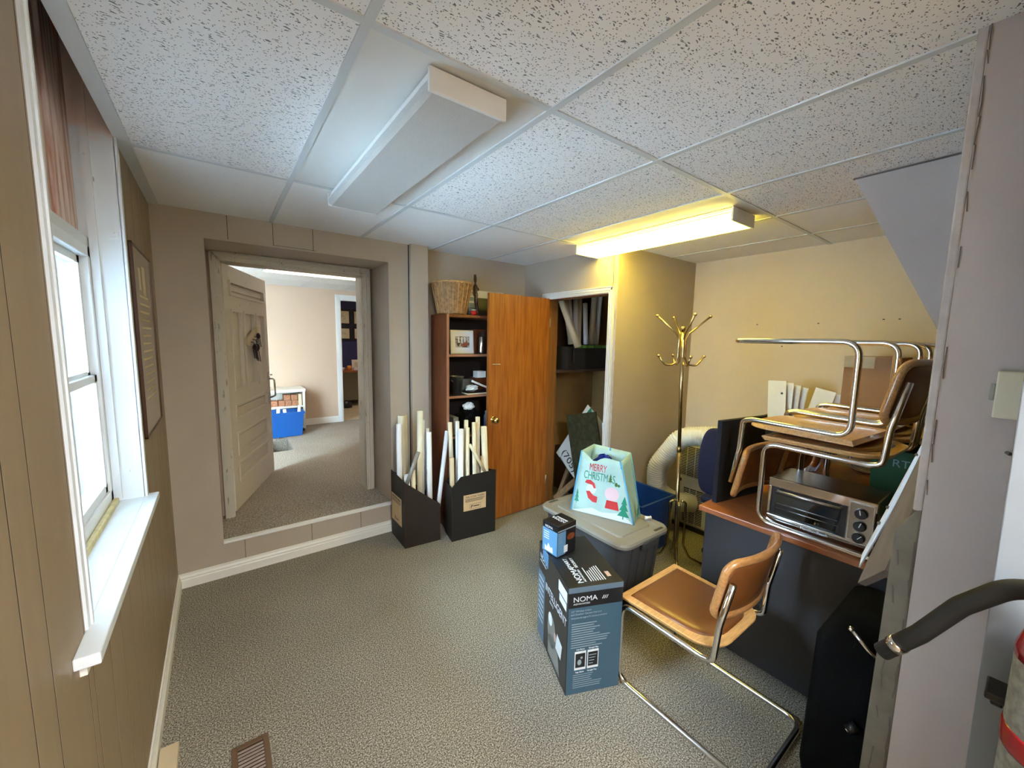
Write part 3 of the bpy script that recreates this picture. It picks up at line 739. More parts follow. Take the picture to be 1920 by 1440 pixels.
# ---- low cream shelf unit with samples and a blue bin
cx, cyy = .78, 6.37
t = thing('shelf_unit', 'low cream office shelf unit on castors against the peach wall', 'shelf', (.62, 6.55, OZ0))
b = MB(); zb = OZ0
b.box(.955, .985, 6.37, 6.78, zb+.04, zb+.585); b.box(.26, .29, 6.37, 6.78, zb+.04, zb+.585)
b.box(.29, .955, 6.75, 6.78, zb+.06, zb+.585); b.build('carcass', 'offwhite', t)
MB().box(.25, .995, 6.355, 6.79, zb+.585, zb+.625).build('top', 'offwhite', t, bevel=.004)
MB().box(.29, .955, 6.37, 6.75, zb+.36, zb+.385).build('shelf', 'offwhite', t)
MB().box(.29, .955, 6.38, 6.75, zb+.05, zb+.07).build('shelf', 'offwhite', t)
for x in (.29, .955):
    for y in (6.40, 6.74): MB().cyl((x-.012, y, zb+.022), (x+.012, y, zb+.022), .022, 12).build('castor', 'black', t)
sp = [(.60, 0, 0), (.69, 0, 0), (.775, 0, 0), (.86, 0, 0), (.76, 1, 0), (.85, 1, 0)]
nm = {0: 'leftmost sample brick of the bottom row on the cream shelf', 1: 'second sample brick from the left in the bottom row on the cream shelf', 2: 'third sample brick from the left in the bottom row on the cream shelf', 3: 'rightmost sample brick of the bottom row on the cream shelf', 4: 'left one of the two sample bricks stacked on top in the cream shelf', 5: 'right one of the two sample bricks stacked on top in the cream shelf'}
for i, (x, lv, _) in enumerate(sp):
    o = MB().box(x-.04, x+.04, 6.40, 6.55, zb+.385+lv*.08, zb+.385+lv*.08+.078).build('sample_brick', 'brick', bevel=.004)
    tag(o, nm[i], 'brick', 'brick samples on the cream shelf')
tag(MB().box(.900, .945, 6.39, 6.60, zb+.385, zb+.55).build('sample_box', 'tan', bevel=.003), 'upright tan sample box at the right end of the cream shelf', 'box')
t = thing('recycling_bin', 'bright blue recycling bin on the floor in the cream shelf unit', 'bin', (.72, 6.28, OZ0))
b = MB(); z0 = OZ0+.005
def binshape(b, x0, x1, y0, y1, z0, z1, tp, wall=.012):
    o0 = [(x0+tp, y0+tp, z0), (x1-tp, y0+tp, z0), (x1-tp, y1-tp, z0), (x0+tp, y1-tp, z0)]
    o1 = [(x0, y0, z1), (x1, y0, z1), (x1, y1, z1), (x0, y1, z1)]
    i1 = [(x0+wall, y0+wall, z1), (x1-wall, y0+wall, z1), (x1-wall, y1-wall, z1), (x0+wall, y1-wall, z1)]
    i0 = [(x0+tp+wall, y0+tp+wall, z0+.01), (x1-tp-wall, y0+tp+wall, z0+.01), (x1-tp-wall, y1-tp-wall, z0+.01), (x0+tp+wall, y1-tp-wall, z0+.01)]
    b.loft([o0, o1, i1, i0], True, False)
binshape(b, .46, .92, 6.08, 6.40, z0+.0, z0+.33, .03)
b.T = Matrix.Identity(4)
b.build('body', 'bluebin2', t)
b = MB(); b.box(.45, .93, 6.07, 6.085, z0+.31, z0+.34); b.box(.45, .93, 6.395, 6.41, z0+.31, z0+.34); b.box(.45, .465, 6.085, 6.395, z0+.31, z0+.34); b.box(.915, .93, 6.085, 6.395, z0+.31, z0+.34)
b.build('rim', 'bluebin2', t)
for i, (x, a, l, lab) in enumerate(((.60, .3, .38, 'white crumpled paper sticking out of the blue recycling bin at left'), (.72, -.3, .37, 'white paper sticking out of the middle of the blue recycling bin'), (.86, .25, .41, 'white bottle-like roll sticking out of the blue recycling bin at right'))):
    o = MB().tube([(x, 6.2, z0+.05), (x+a*.08, 6.18, z0+l)], [.028, .022], 8).build('paper_roll', 'paper')
    tag(o, lab, 'paper', 'waste paper in the blue bin')

# ---- framed certificates, desk and desk clutter in the navy room
cf = ('upper left', 'upper right', 'lower left', 'lower right')
for i, (x0, z0, z1) in enumerate(((1.985, 1.865, 2.215), (2.355, 1.865, 2.215), (1.985, 1.545, 1.850), (2.355, 1.545, 1.850))):
    t = thing('certificate_frame', '%s of the four black framed certificates on the navy wall' % cf[i], 'picture frame', (x0+.17, 8.98, z0), 0, 'framed certificates on the navy wall')
    fr = Frame((x0, 8.985, z0), (1, 0, 0), (0, 0, 1)); h = z1-z0; wd = .35
    b = MB(); fbox(b, fr, 0, wd, 0, h, -.012, .012); b.build('frame', 'black', t)
    b = MB(); b.rect(Frame(fr.at(0, 0, .0122), fr.U, fr.V), .045, wd-.045, .045, h-.05, .001); pg = b.build('certificate', 'cream', t)
    b = MB(); f2 = Frame(fr.at(0, 0, .0135), fr.U, fr.V)
    for q in range(3): b.rect(f2, .07, .13+.05*q, h-.10-q*.03, h-.094-q*.03, .0005)
    b.disc(f2, .10, .10, .014); b.disc(f2, .22, .14, .01); b.build('print', 'printdim', pg)
t = thing('office_desk', 'desk with a reddish wood top and greige front in the navy room', 'desk', (2.4, 8.4, .245))
MB().box(1.75, 2.95, 8.15, 8.95, .93, .965).build('desktop', 'cherry', t)
MB().box(1.80, 2.92, 8.25, 8.28, .36, .93).build('front_panel', 'greige', t)
MB().box(1.80, 1.83, 8.28, 8.9, .245, .93).build('side_panel', 'greige', t); MB().box(2.89, 2.92, 8.28, 8.9, .245, .93).build('side_panel', 'greige', t)
z = .965
tag(MB().lathe([(.045, 0), (.045, .07), (.03, .09)], (2.10, 8.3, z), 16).build('orange_jar', 'orange'), 'orange jar on the desk in the navy room', 'jar')
tag(MB().box(2.17, 2.36, 8.2, 8.34, z, z+.045).build('box', 'white', bevel=.004), 'flat white box at the front edge of the navy room desk', 'box')
t = thing('small_picture_frame', 'small cream picture frame standing on the navy room desk', 'picture frame', (2.28, 8.42, z))
b = MB(); fr = Frame((2.18, 8.40, z), (1, 0, 0), (0, .1, 1)); fbox(b, fr, 0, .21, 0, .20, -.012, 0); b.build('frame', 'offwhite', t)
b = MB(); b.rect(fr, .05, .16, .05, .15); b.build('picture', 'tan', t)
tag(MB().box(2.38, 2.50, 8.5, 8.6, z, z+.28).build('paper_stack', 'cream', bevel=.004), 'tall cream folder upright behind the small frame on the navy desk', 'folder')
tag(MB().box(2.52, 2.60, 8.4, 8.5, z, z+.38).build('teal_carton', 'teal', bevel=.004), 'tall teal carton at the right of the navy room desk', 'carton')
tag(MB().lathe([(.03, 0), (.04, .05), (.038, .052)], (1.97, 8.3, z), 16).build('bowl', 'white'), 'small white bowl at the left on the navy room desk', 'bowl')
tag(MB().lathe([(.11, 0), (.11, .06), (.07, .12), (.02, .14)], (1.98, 8.12, .245), 16).build('waste_bag', 'black'), 'black bag on the pale floor beside the navy room desk', 'bag')

# ================================================================== LAMPS OF THE ROOM
def wrap_fixture(name, x0, x1, y0, y1, z0, label, lens, lit):
    t = thing(name, label, 'ceiling light', ((x0+x1)/2, (y0+y1)/2, z0)); z1 = CEIL-.003
    pl = .012
    b = MB()
    b.box(x0, x1, y0, y0+pl, z0-.002, z1); b.build('end_plate', 'fixture', t, bevel=.002)
    b = MB(); b.box(x0, x1, y1-pl, y1, z0-.002, z1); b.build('end_plate', 'fixture', t, bevel=.002)
    b = MB(); b.box(x0+.012, x1-.012, y0+pl, y1-pl, z1-.022, z1); b.build('housing', 'fixture', t)
    b = MB(); c = .016
    prof = [(x0+.003, z1-.022), (x0+.003, z0+c*.6), (x0+c, z0), (x1-c, z0), (x1-.003, z0+c*.6), (x1-.003, z1-.022)]
    b.prism([(x, y0+pl, z) for x, z in prof], (0, y1-y0-2*pl, 0)); b.build('lens', lens, t)
    b = MB(); b.box(x0+.001, x0+.007, y0+pl, y1-pl, z1-.030, z1-.024); b.box(x1-.007, x1-.001, y0+pl, y1-pl, z1-.030, z1-.024)
    b.build('lens_rail', 'fixture', t)
    if lit:
        b = MB()
        for xx in (x0+.07, x1-.07): b.box(xx-.012, xx+.012, y0+.05, y1-.05, z0-.0012, z0+.001)
        b.build('tube_glow', 'tube', t)
    return t
fx = wrap_fixture('ceiling_light', .505, .765, 1.085, 2.330, 2.318, 'unlit boxy ceiling light with a ribbed lens in the middle of the room', 'lensoff', False)
wrap_fixture('ceiling_light', 2.300, 2.562, 1.100, 2.290, 2.310, 'ceiling light glowing yellow in front of the closet wall', 'lenson', True)
wrap_fixture('ceiling_light', .20, .46, -1.75, -.50, 2.318, 'lit cool white ceiling light in the part of the room behind the viewer', 'roomlamp', False)

# ---- floor vent, framed print, thermostat, small board at the wall
t = thing('floor_vent', 'brown metal floor register set in the grey carpet', 'vent', (.035, 1.66, 0), R(-2))
b = MB(); x0, x1, y0, y1 = -.04, .085, 1.45, 1.762
b.box(x0, x0+.02, y0, y1, .001, .008); b.box(x1-.02, x1, y0, y1, .001, .008); b.box(x0+.02, x1-.02, y0, y0+.02, .001, .008); b.box(x0+.02, x1-.02, y1-.02, y1, .001, .008)
b.build('frame', 'vent', t, bevel=.0015)
MB().box(x0+.02, x1-.02, y0+.02, y1-.02, .0005, .002).build('duct', 'ventdk', t)
b = MB()
for k in range(17): y = y0+.028+k*.0155; b.hexa([(x0+.02, y, .002), (x1-.02, y, .002), (x1-.02, y+.002, .002), (x0+.02, y+.002, .002), (x0+.02, y+.005, .007), (x1-.02, y+.005, .007), (x1-.02, y+.007, .007), (x0+.02, y+.007, .007)])
b.build('louvre', 'vent', t)
t = thing('framed_print', 'tall narrow framed print hung on the left wall past the window', 'picture', (XL, 2.5, 1.15))
b = MB(); y0, y1, z0, z1 = 2.33, 2.90, 1.17, 2.02
b.box(XL+.001, XL+.014, y0, y0+.008, z0, z1); b.box(XL+.001, XL+.014, y1-.008, y1, z0, z1); b.box(XL+.001, XL+.014, y0, y1, z0, z0+.008); b.box(XL+.001, XL+.014, y0, y1, z1-.008, z1)
b.build('frame', 'goldframe', t, bevel=.002)
pr = MB().box(XL+.001, XL+.010, y0+.008, y1-.008, z0+.008, z1-.008).build('print', 'picglass', t)
fr = Frame((XL+.0102, y0, z0), (0, 1, 0), (0, 0, 1)); b = MB()
for k in range(14): b.rect(fr, .12+.02*math.sin(k), .42+.03*math.cos(k*2.1), .16+k*.036, .17+k*.036, .0004)
b.rect(fr, .14, .20, .66, .76, .0004); b.rect(fr, .26, .34, .64, .78, .0004); b.build('lettering', 'tan', pr)
t = thing('thermostat', 'ivory wall thermostat on the grey partition wall at right', 'thermostat', (XP, .04, 1.53))
MB().box(XP-.028, XP-.001, .022, .066, 1.475, 1.585).build('cover', 'thermo', t, bevel=.003)
MB().box(XP-.024, XP-.010, .0662, .074, 1.515, 1.555).build('slider', 'thermog', t, bevel=.002)
tag(MB().box(-.262, -.205, 1.78, 1.90, 0, .030).build('wood_offcut', 'tan', bevel=.002), 'small beige wood offcut on the carpet against the left baseboard', 'wood')
# white board edge / door casing nearest the camera at right, with a screw
w = MB(); w.prism([(1.20, .010, 0), (1.20, .030, 2.38), (1.20, -.20, 2.38), (1.20, -.22, 0)], (.10, 0, 0))
cs = struct(w.build('trim_8', 'greytrim', bevel=.002))
w = MB(); w.box(1.30, XP, -.25, -.03, 0, 2.38)
struct(w.build('wall_return', 'pillarwall'))
w = MB(); w.cyl((XP-.012, .035, 1.395), (XP, .030, 1.39), .004, 8); w.build('screw', 'crack', part_wall)

# ================================================================== BOOKCASE AND WHAT STANDS ON IT
BX0, BX1, BY0, BY1, BZ = 1.515, 2.275, 2.95, 3.245, 1.835
t = thing('bookcase', 'tall reddish-brown bookcase in the recess behind the open wooden door', 'bookcase', (1.9, 3.1, 0))
MB().box(BX0, BX0+.022, BY0, BY1, 0, BZ).build('side_panel', 'bookwood', t)
MB().box(BX1-.022, BX1, BY0, BY1, 0, BZ).build('side_panel', 'bookwood', t)
MB().box(BX0+.022, BX1-.022, BY1-.008, BY1, .05, BZ-.02).build('back_panel', 'bookdark', t)
MB().box(BX0+.022, BX1-.022, BY0, BY1-.008, BZ-.022, BZ).build('top_board', 'bookwood', t)
for z in (.08, .44, .80, 1.150, 1.503):
    s1 = MB().box(BX0+.022, BX1-.022, BY0+.004, BY1-.008, z-.020, z).build('shelf', 'bookdark', t)
    MB().box(BX0+.022, BX1-.022, BY0+.001, BY0+.0039, z-.020, z).build('shelf_edge', 'bookedge', s1)
MB().box(BX0-.0006, BX0+.022, BY0-.002, BY0-.0001, 0, BZ).build('edge_band', 'bookedge', t)
# wicker basket
t = thing('wicker_basket', 'wicker waste basket standing on top of the bookcase', 'basket', (1.635, 3.085, BZ))
c0 = (1.635, 3.085, BZ)
b = MB(); prof = []
n = 34
H_ = .255
def rad(u): return .118+.052*u
prof = [(.02, .004), (.112, .004)]
for k in range(n*2):
    u = k/(n*2-1); prof.append((rad(u)+(.003 if k % 2 else -.001), .006+H_*u))
prof += [(rad(1)-.010, H_+.006), (rad(0)-.010, .014), (.02, .014)]
b.lathe(prof, c0, 48); b.build('woven_side', 'wicker', t)
b = MB()
for k in range(22):
    a = 2*PI*k/22
    b.tube([(c0[0]+(rad(u)+.003)*math.cos(a), c0[1]+(rad(u)+.003)*math.sin(a), c0[2]+.006+H_*u) for u in (0, .25, .5, .75, 1)], .0038, 6)
o = b.build('stake', 'wickerlt', t); o['kind'] = 'stuff'
b = MB()
for ph in (0, PI):
    b.tube([(c0[0]+(rad(1)-.002)*math.cos(2*PI*k/60), c0[1]+(rad(1)-.002)*math.sin(2*PI*k/60), c0[2]+H_+.010+.004*math.sin(2*PI*k/60*15+ph)) for k in range(60)], .0065, 6, closed=True)
b.build('rim', 'wickerlt', t)
# carved standing figure (abstract, dark wood)
t = thing('carved_figure', 'tall slender dark wood carving on top of the bookcase beside the basket', 'sculpture', (1.845, 3.06, BZ))
b = MB(); x, y, z = 1.855, 3.06, BZ
b.tube([(x-.008, y, z+.36), (x-.006, y, z+.33), (x-.005, y, z+.305), (x-.004, y, z+.295), (x-.004, y, z+.275)], [.010, .014, .014, .009, .007], 12)
b.tube([(x-.004, y, z+.28), (x-.004, y, z+.262), (x-.002, y, z+.235), (x+.002, y, z+.19), (x+.004, y, z+.16), (x+.006, y, z+.125), (x+.012, y, z+.10)], [.008, .020, .018, .013, .017, .019, .013], 12)
b.tube([(x+.008, y-.004, z+.115), (x+.018, y-.004, z+.07), (x+.012, y, z+.03), (x+.010, y, z+.008)], [.012, .010, .007, .006], 10)
b.tube([(x+.006, y+.008, z+.115), (x+.012, y+.008, z+.06), (x+.026, y+.004, z+.008)], [.012, .009, .006], 10)
b.build('body', 'darkwood', t, smooth=True)
b = MB(); b.tube([(x-.020, y, z+.255), (x-.026, y-.004, z+.22), (x-.022, y-.006, z+.18), (x-.008, y-.012, z+.155)], [.007, .006, .005, .005], 8); b.build('arm', 'darkwood', t, smooth=True)
b = MB(); b.tube([(x+.014, y, z+.252), (x+.030, y-.004, z+.235), (x+.016, y-.016, z+.225)], [.007, .006, .006], 8); b.build('arm', 'darkwood', t, smooth=True)
b = MB(); b.lathe([(.030, 0), (.032, .006), (.022, .010)], (x+.014, y+.002, z), 18); b.build('base', 'darkwood', t)
t = thing('candle_jar', 'small round red glass candle jar at the front edge of the bookcase top', 'candle', (1.792, 2.985, BZ))
b = MB(); b.lathe([(.018, 0), (.026, .006), (.030, .02), (.027, .034), (.018, .042)], (1.792, 2.985, BZ), 22); b.build('jar', 'red', t, smooth=True)
b = MB(); b.lathe([(.016, .0), (.022, .004), (.021, .008), (.015, .006)], (1.792, 2.985, BZ+.0425), 20); b.build('rim', 'tan', t)
# real-estate style sign leaning behind the figure
t = thing('leaning_sign', 'white sign with black and grey panels leaning against the recess wall behind the dark carving', 'sign', (2.1, 3.22, BZ))
fr = Frame((1.86, 3.18, BZ+.002), (1, 0, 0), (0, .12, 1)); b = MB(); fbox(b, fr, 0, .40, 0, .245, -.006, 0); b.build('board', 'signw', t)
b = MB(); b.rect(fr, .098, .40, 0, .178); b.build('black_panel', 'black', t)
b = MB(); b.rect(fr, -.0, .088, .0, .125); b.rect(fr, .015, .085, .145, .18); b.build('grey_panel', 'printdim', t)
b = MB(); b.text('(705)', fr, .015, .195, .045, sx=1.0); f2 = Frame(fr.at(0, 0, .0012), fr.U, fr.V); b.text('705', f2, .0, .012, .055); b.rect(f2, .01, .08, .075, .080); b.build('lettering', 'ink', t)
# framed photo
def framed_photo():
    t = thing('photo_frame', 'square cream photo frame on the top shelf of the bookcase', 'picture frame', (1.72, 3.05, 1.503))
    fr = Frame((1.605, 3.045, 1.504), (1, -.03, 0), (0, .08, 1))
    b = MB(); fbox(b, fr, 0, .225, 0, .205, -.014, 0); b.build('frame', 'cream', t, bevel=.002)
    b = MB(); b.rect(fr, .012, .213, .012, .193, .001); b.build('mat_board', 'signw', t)
    f2 = Frame(fr.at(0, 0, .0012), fr.U, fr.V)
    b = MB(); b.rect(f2, .045, .180, .055, .150, .001); ph = b.build('photo', 'photo', t)
    f3 = Frame(f2.at(0, 0, .0012), fr.U, fr.V); b = MB(); b.disc(f3, .145, .085, .024, .02, .0004); b.disc(f3, .115, .075, .018, .014, .0004); b.build('print', 'photored', ph)
    b = MB()
    for x in (.07, .10, .13): b.rect(f3, x, x+.012, .095, .145, .0004)
    b.build('print', 'print', ph)
framed_photo()
t = thing('thermos', 'slim dark steel thermos at the right of the top shelf of the bookcase', 'thermos', (1.895, 3.02, 1.503))
MB().lathe([(.026, 0), (.027, .005), (.027, .145), (.022, .155)], (1.895, 3.02, 1.503), 22).build('body', 'steel', t, smooth=True)
MB().lathe([(.021, .155), (.021, .190), (.017, .196)], (1.895, 3.02, 1.503), 22).build('cap', 'black', t)
tag(MB().box(1.87, 1.99, 3.10, 3.22, 1.503, 1.72).build('wooden_box', 'bookwood', bevel=.003), 'dark wooden box behind the thermos on the top shelf', 'box')
# bucket, trays and clutter on the middle shelf
SZ = 1.150
t = thing('metal_bucket', 'small galvanised metal bucket at the left of the cluttered middle shelf', 'bucket', (1.655, 3.04, SZ+.012))
b = MB(); b.lathe([(.042, .0), (.060, .155), (.062, .155), (.064, .160), (.061, .163), (.057, .158), (.040, .006), (.01, .006)], (1.658, 3.04, SZ+.0), 26); b.build('body', 'zinc', t, smooth=True)
b = MB(); b.tube([(1.658+.062*math.cos(a), 3.04-.062*abs(math.sin(a))*.6, SZ+.135-.03*math.sin(a)) for a in [PI*k/14 for k in range(15)]], .003, 6); b.build('handle', 'zinc', t)
tag(MB().box(1.728, 2.05, 2.965, 3.18, SZ, SZ+.010).build('tray', 'cream', bevel=.002), 'cream tray lying under the clutter on the middle bookcase shelf', 'tray')
tag(MB().box(1.735, 2.04, 2.975, 3.17, SZ+.010, SZ+.022).build('tray', 'black', bevel=.002), 'black tray stacked on the cream tray on the middle bookcase shelf', 'tray')
def crumple(name, c, r, sc_, seed, label, cat, m_):
    rnd = random.Random(seed); b = MB(); n, mm = 9, 16; rings = []
    for i in range(n):
        a = -PI/2+PI*(i+.05)/(n-1+.1); ring = []
        for k in range(mm):
            q = r*(1+rnd.uniform(-.22, .22)); ring.append((c[0]+sc_[0]*q*math.cos(a)*math.cos(2*PI*k/mm), c[1]+sc_[1]*q*math.cos(a)*math.sin(2*PI*k/mm), c[2]+sc_[2]*r+max(-sc_[2]*r, sc_[2]*q*math.sin(a))))
        rings.append(ring)
    b.loft(rings, True, False); o = b.build(name, m_); return tag(o, label, cat)
crumple('plastic_bag', (1.80, 3.03, SZ+.0225), .06, (.98, .8, .45), 3, 'crumpled silvery plastic packet on the black tray beside the bucket', 'packet', 'print')
o = MB(); fr = Frame((1.80, 2.995, SZ+.10), (1, 0, -.42), (0, 1, .1)); fbox(o, fr, 0, .17, 0, .05, 0, .018); tag(o.build('white_device', 'signw', bevel=.003), 'long white and black device leaning diagonally over the plastic packet', 'device')
tag(MB().box(1.74, 1.90, 3.125, 3.165, SZ+.023, SZ+.12).build('book', 'book', bevel=.002), 'grey card box standing behind the plastic packet', 'box')
tag(MB().box(1.875, 2.00, 3.09, 3.20, SZ+.023, SZ+.13).build('carton', 'bookwood', bevel=.002), 'dark carton under the small white box on the middle shelf', 'carton')
tag(MB().box(1.900, 1.99, 3.09, 3.17, SZ+.1305, SZ+.19).build('white_box', 'white', bevel=.002), 'small white box highest on the middle bookcase shelf', 'box')
tag(MB().box(1.88, 1.925, 3.04, 3.088, SZ+.075, SZ+.14).build('white_box', 'white', bevel=.002), 'small white box just left of and below the highest white box', 'box') if False else None
# lower shelf: dark bag with a white cloth, folder, bottle
LZ = .80
crumple('dark_bag', (1.80, 3.08, LZ), .115, (1.05, .9, .92), 8, 'black bag on the lower bookcase shelf, under a white cloth', 'bag', 'blackcloth')
crumple('white_cloth', (1.79, 3.06, LZ+.20), .052, (1.0, .9, .62), 5, 'crumpled white cloth lying on the black bag in the bookcase', 'cloth', 'white')
tag(MB().box(1.605, 1.655, 3.00, 3.20, LZ, LZ+.155).build('folder', 'book', bevel=.002), 'grey folder standing at the left of the lower bookcase shelf', 'folder')
tag(MB().lathe([(.022, 0), (.023, .13), (.014, .15), (.014, .18)], (1.955, 3.02, LZ), 18).build('bottle', 'nomadeep', smooth=True), 'slim blue-grey bottle behind the paper rolls on the lower bookcase shelf', 'bottle')

# ---- open flush door of the closet
t = struct(thing('door_2', 'open flush wooden closet door with a brass knob', 'door', (2.54, 2.885, 0))); del t['label']; del t['category']
leaf = Frame((2.560, 2.882, .008), (-.998, -.034, 0), (0, 0, 1))   # N toward -y side?
b = MB(); fbox(b, leaf, 0, .700, 0, 2.018, -.017, .017); lf = b.build('leaf', 'doorwood', t, bevel=.0015)
side = 1 if leaf.N.y < 0 else -1
kx = .647
b = MB(); b.tube([leaf.at(kx, .925, side*.0172), leaf.at(kx, .925, side*.022), leaf.at(kx, .925, side*.024)], [.030, .030, .022], 22); b.build('rose', 'goldknob', t)
b = MB(); b.tube([leaf.at(kx, .925, side*q) for q in (.024, .040, .048, .056, .066, .078, .085)], [.009, .009, .018, .025, .028, .025, .012], 20); b.build('knob', 'goldknob', t, smooth=True)
b = MB(); b.tube([leaf.at(.62, 1.58, side*.019), leaf.at(.66, 1.579, side*.021), leaf.at(.50, 1.583, side*.020)], .004, 6)
b = MB(); b.tube([leaf.at(.665, 1.412, side*.019), leaf.at(.58, 1.410, side*.021)], .0045, 6); b.build('pencil_scar', 'tan', t)
b = MB()
for z in (.20, 1.75): b.cyl(leaf.at(-.006, z, side*.018), leaf.at(-.006, z+.09, side*.018), .006, 10)
b.build('hinge', 'chromeold', t)

# ---- two black plan boxes with rolled drawings
def plan_box(name, label, P, zt, lab, labtxt):
    """P: four floor corners; zt: height at each corner"""
    t = thing(name, label, 'box', (sum(p[0] for p in P)/4, sum(p[1] for p in P)/4, 0))
    c = Vector((sum(p[0] for p in P)/4, sum(p[1] for p in P)/4, 0)); th = .006
    inn = [Vector((p[0], p[1], 0)).lerp(c, .035) for p in P]
    MB().prism([(p[0], p[1], .004) for p in inn], (0, 0, .006)).build('bottom', 'cardin', t)
    for i in range(4):
        a, b_ = i, (i+1) % 4
        pa, pb = Vector((P[a][0], P[a][1], 0)), Vector((P[b_][0], P[b_][1], 0))
        n = (pb-pa).cross(Vector((0, 0, 1))).normalized()
        if n.dot(c-pa) < 0: n = -n
        prof = zt[i]
        pts = [pa.lerp(pb, q)+Vector((0, 0, z)) for q, z in prof]
        pts = [pa+Vector((0, 0, .002)), pb+Vector((0, 0, .002))] + pts[::-1]
        MB().prism(pts, n*th).build('side_panel', 'blackcard' if i in lab[3] else 'darkcard', t)
    fr = Frame(*lab[:3]); x0, x1, y0, y1 = lab[4]
    b = MB(); b.rect(fr, x0, x1, y0, y1); lb = b.build('paper_label', 'label', t)
    f2 = Frame(fr.at(0, 0, .0009), fr.U, fr.V); b = MB(); w_ = x1-x0
    b.text(labtxt, f2, (x0+x1)/2, y1-.026, .020, 'CENTER', sx=w_/.26)
    for k in range(3): b.rect(f2, x0+.015, x1-.012-.01*k, y1-.040-.010*k, y1-.036-.010*k, .0003)
    h0, h1 = y0+.010, y0+.050; xa, xb = x0+w_*.28, x1-w_*.25
    for q in ((xa, xb, h0, h0+.002), (xa, xb, h1, h1+.002), (xa, xa+.002, h0, h1), (xb, xb+.002, h0, h1)): b.rect(f2, *q, .0003)
    b.text('Kosiris', f2, (xa+xb)/2+.01, h0+.013, .024, 'CENTER', sx=.8) if False else b.rect(f2, xa+.03, xb-.01, h0+.018, h0+.026, .0003)
    b.poly(f2, [(xa+.008, h0+.010), (xa+.014, h0+.010), (xa+.028, h0+.036), (xa+.014, h0+.032)], .0003)
    b.build('print', 'ink', lb)
    return t
PL = [(1.092, 2.825), (1.380, 2.800), (1.392, 3.125), (1.098, 3.135)]
plan_box('plan_box', 'black cardboard box of paper rolls with its side sloping down, beside the doorway step', PL,
         [[(0, .535), (1, .305)], [(0, .305), (1, .315)], [(0, .315), (1, .55)], [(0, .55), (1, .535)]],
         ((1.0918, 3.135, 0), (0, -1, 0), (0, 0, 1), (3,), (.03, .245, .15, .375)), 'TRIAL FUTURE TENDERS')
PR = [(1.437, 2.712), (1.832, 2.672), (1.855, 2.850), (1.475, 2.905)]
plan_box('plan_box', 'black cardboard box of paper rolls with a tan label on its upright front', PR,
         [[(0, .450), (.20, .530), (1, .545)], [(0, .545), (1, .50)], [(0, .50), (.85, .48), (1, .45)], [(0, .45), (1, .450)]],
         ((1.437, 2.712, 0), (.395, -.040, 0), (0, 0, 1), (0,), (.102, .305, .235, .370)), 'TRIAL FUTURE TENDERS')
rolls = [  # top x, y, z, bottom x, y, z, radius, material, hollow, label
 (1.128, 3.02, .950, 1.120, 3.00, .012, .022, 'paper', 'white paper roll at the far left of the left black box'),
 (1.283, 2.96, 1.050, 1.262, 2.94, .012, .024, 'cream', 'tallest cream paper roll in the left black box'),
 (1.343, 3.05, .955, 1.335, 3.04, .012, .017, 'paper', 'white paper roll behind the others, right of the tallest cream roll'),
 (1.343, 2.93, .875, 1.330, 2.88, .012, .022, 'paper', 'thick white paper roll right in front in the left black box'),
 (1.362, 3.00, .890, 1.355, 2.98, .012, .015, 'paper', 'thin white paper roll at the right edge of the left black box'),
 (1.186, 2.885, .60, 1.192, 2.87, .012, .018, 'cream', 'short cream roll ending low in the left black box'),
 (1.142, 2.90, .565, 1.145, 2.88, .012, .023, 'paper', 'short wide white roll lowest in the left black box'),
 (1.235, 2.89, .74, 1.122, 2.86, .50, .016, 'totelid', 'grey flattened roll lying diagonally across the left black box'),
 (1.508, 2.93, .865, 1.352, 2.845, .02, .018, 'paper', 'long white roll leaning out of the left black box to the right'),
 (1.489, 2.845, .955, 1.502, 2.84, .60, .018, 'cream', 'upper cream roll at the left of the right black box'),
 (1.482, 2.800, .670, 1.490, 2.79, .012, .020, 'tan', 'short tan roll at the front left of the right black box'),
 (1.560, 2.85, .955, 1.562, 2.84, .012, .017, 'paper', 'white roll standing behind in the right black box, left of centre'),
 (1.562, 2.795, .900, 1.548, 2.77, .012, .025, 'paper', 'thick white roll front and left of centre in the right black box'),
 (1.638, 2.84, .958, 1.640, 2.83, .012, .018, 'cream', 'cream roll topmost near the centre of the right black box'),
 (1.625, 2.795, .905, 1.620, 2.775, .012, .017, 'cream', 'slim cream roll in the middle of the right black box'),
 (1.690, 2.80, .940, 1.694, 2.775, .012, .018, 'cream', 'cream roll just right of the centre of the right black box'),
 (1.742, 2.825, .978, 1.745, 2.815, .012, .019, 'cream', 'cream roll standing highest at the back of the right black box'),
 (1.752, 2.765, .650, 1.755, 2.755, .012, .014, 'tan', 'short tan roll behind the diagonal one in the right black box'),
 (1.614, 2.735, .775, 1.785, 2.745, .49, .013, 'cream', 'thin hollow cream roll leaning diagonally across the right black box'),
 (1.772, 2.775, .900, 1.800, 2.745, .012, .026, 'cream', 'thick pale roll at the right end of the right black box'),
]
def hollow_roll(a, b_, r, name, m_, seg=20):
    a, b_ = Vector(a), Vector(b_); d = (b_-a).normalized(); u = d.orthogonal().normalized(); v = d.cross(u)
    def ring(p, rr, k=0): return [p+(u*math.cos(2*PI*i/seg)+v*math.sin(2*PI*i/seg))*rr*(1+.05*math.sin(i*1.3+k)) for i in range(seg)]
    m2 = MB(); m2.loft([ring(b_, r), ring(a, r, .6), ring(a, r-.003, .6), ring(a+d*.12, r-.003), ], True, True)
    return m2.build(name, m_)
for tx, ty, tz, bx, by, bz, r, m_, lab in rolls:
    o = hollow_roll((tx, ty, tz), (bx, by, bz), r, 'paper_roll', m_)
    tag(o, lab, 'paper roll', 'rolled drawings in the black boxes')
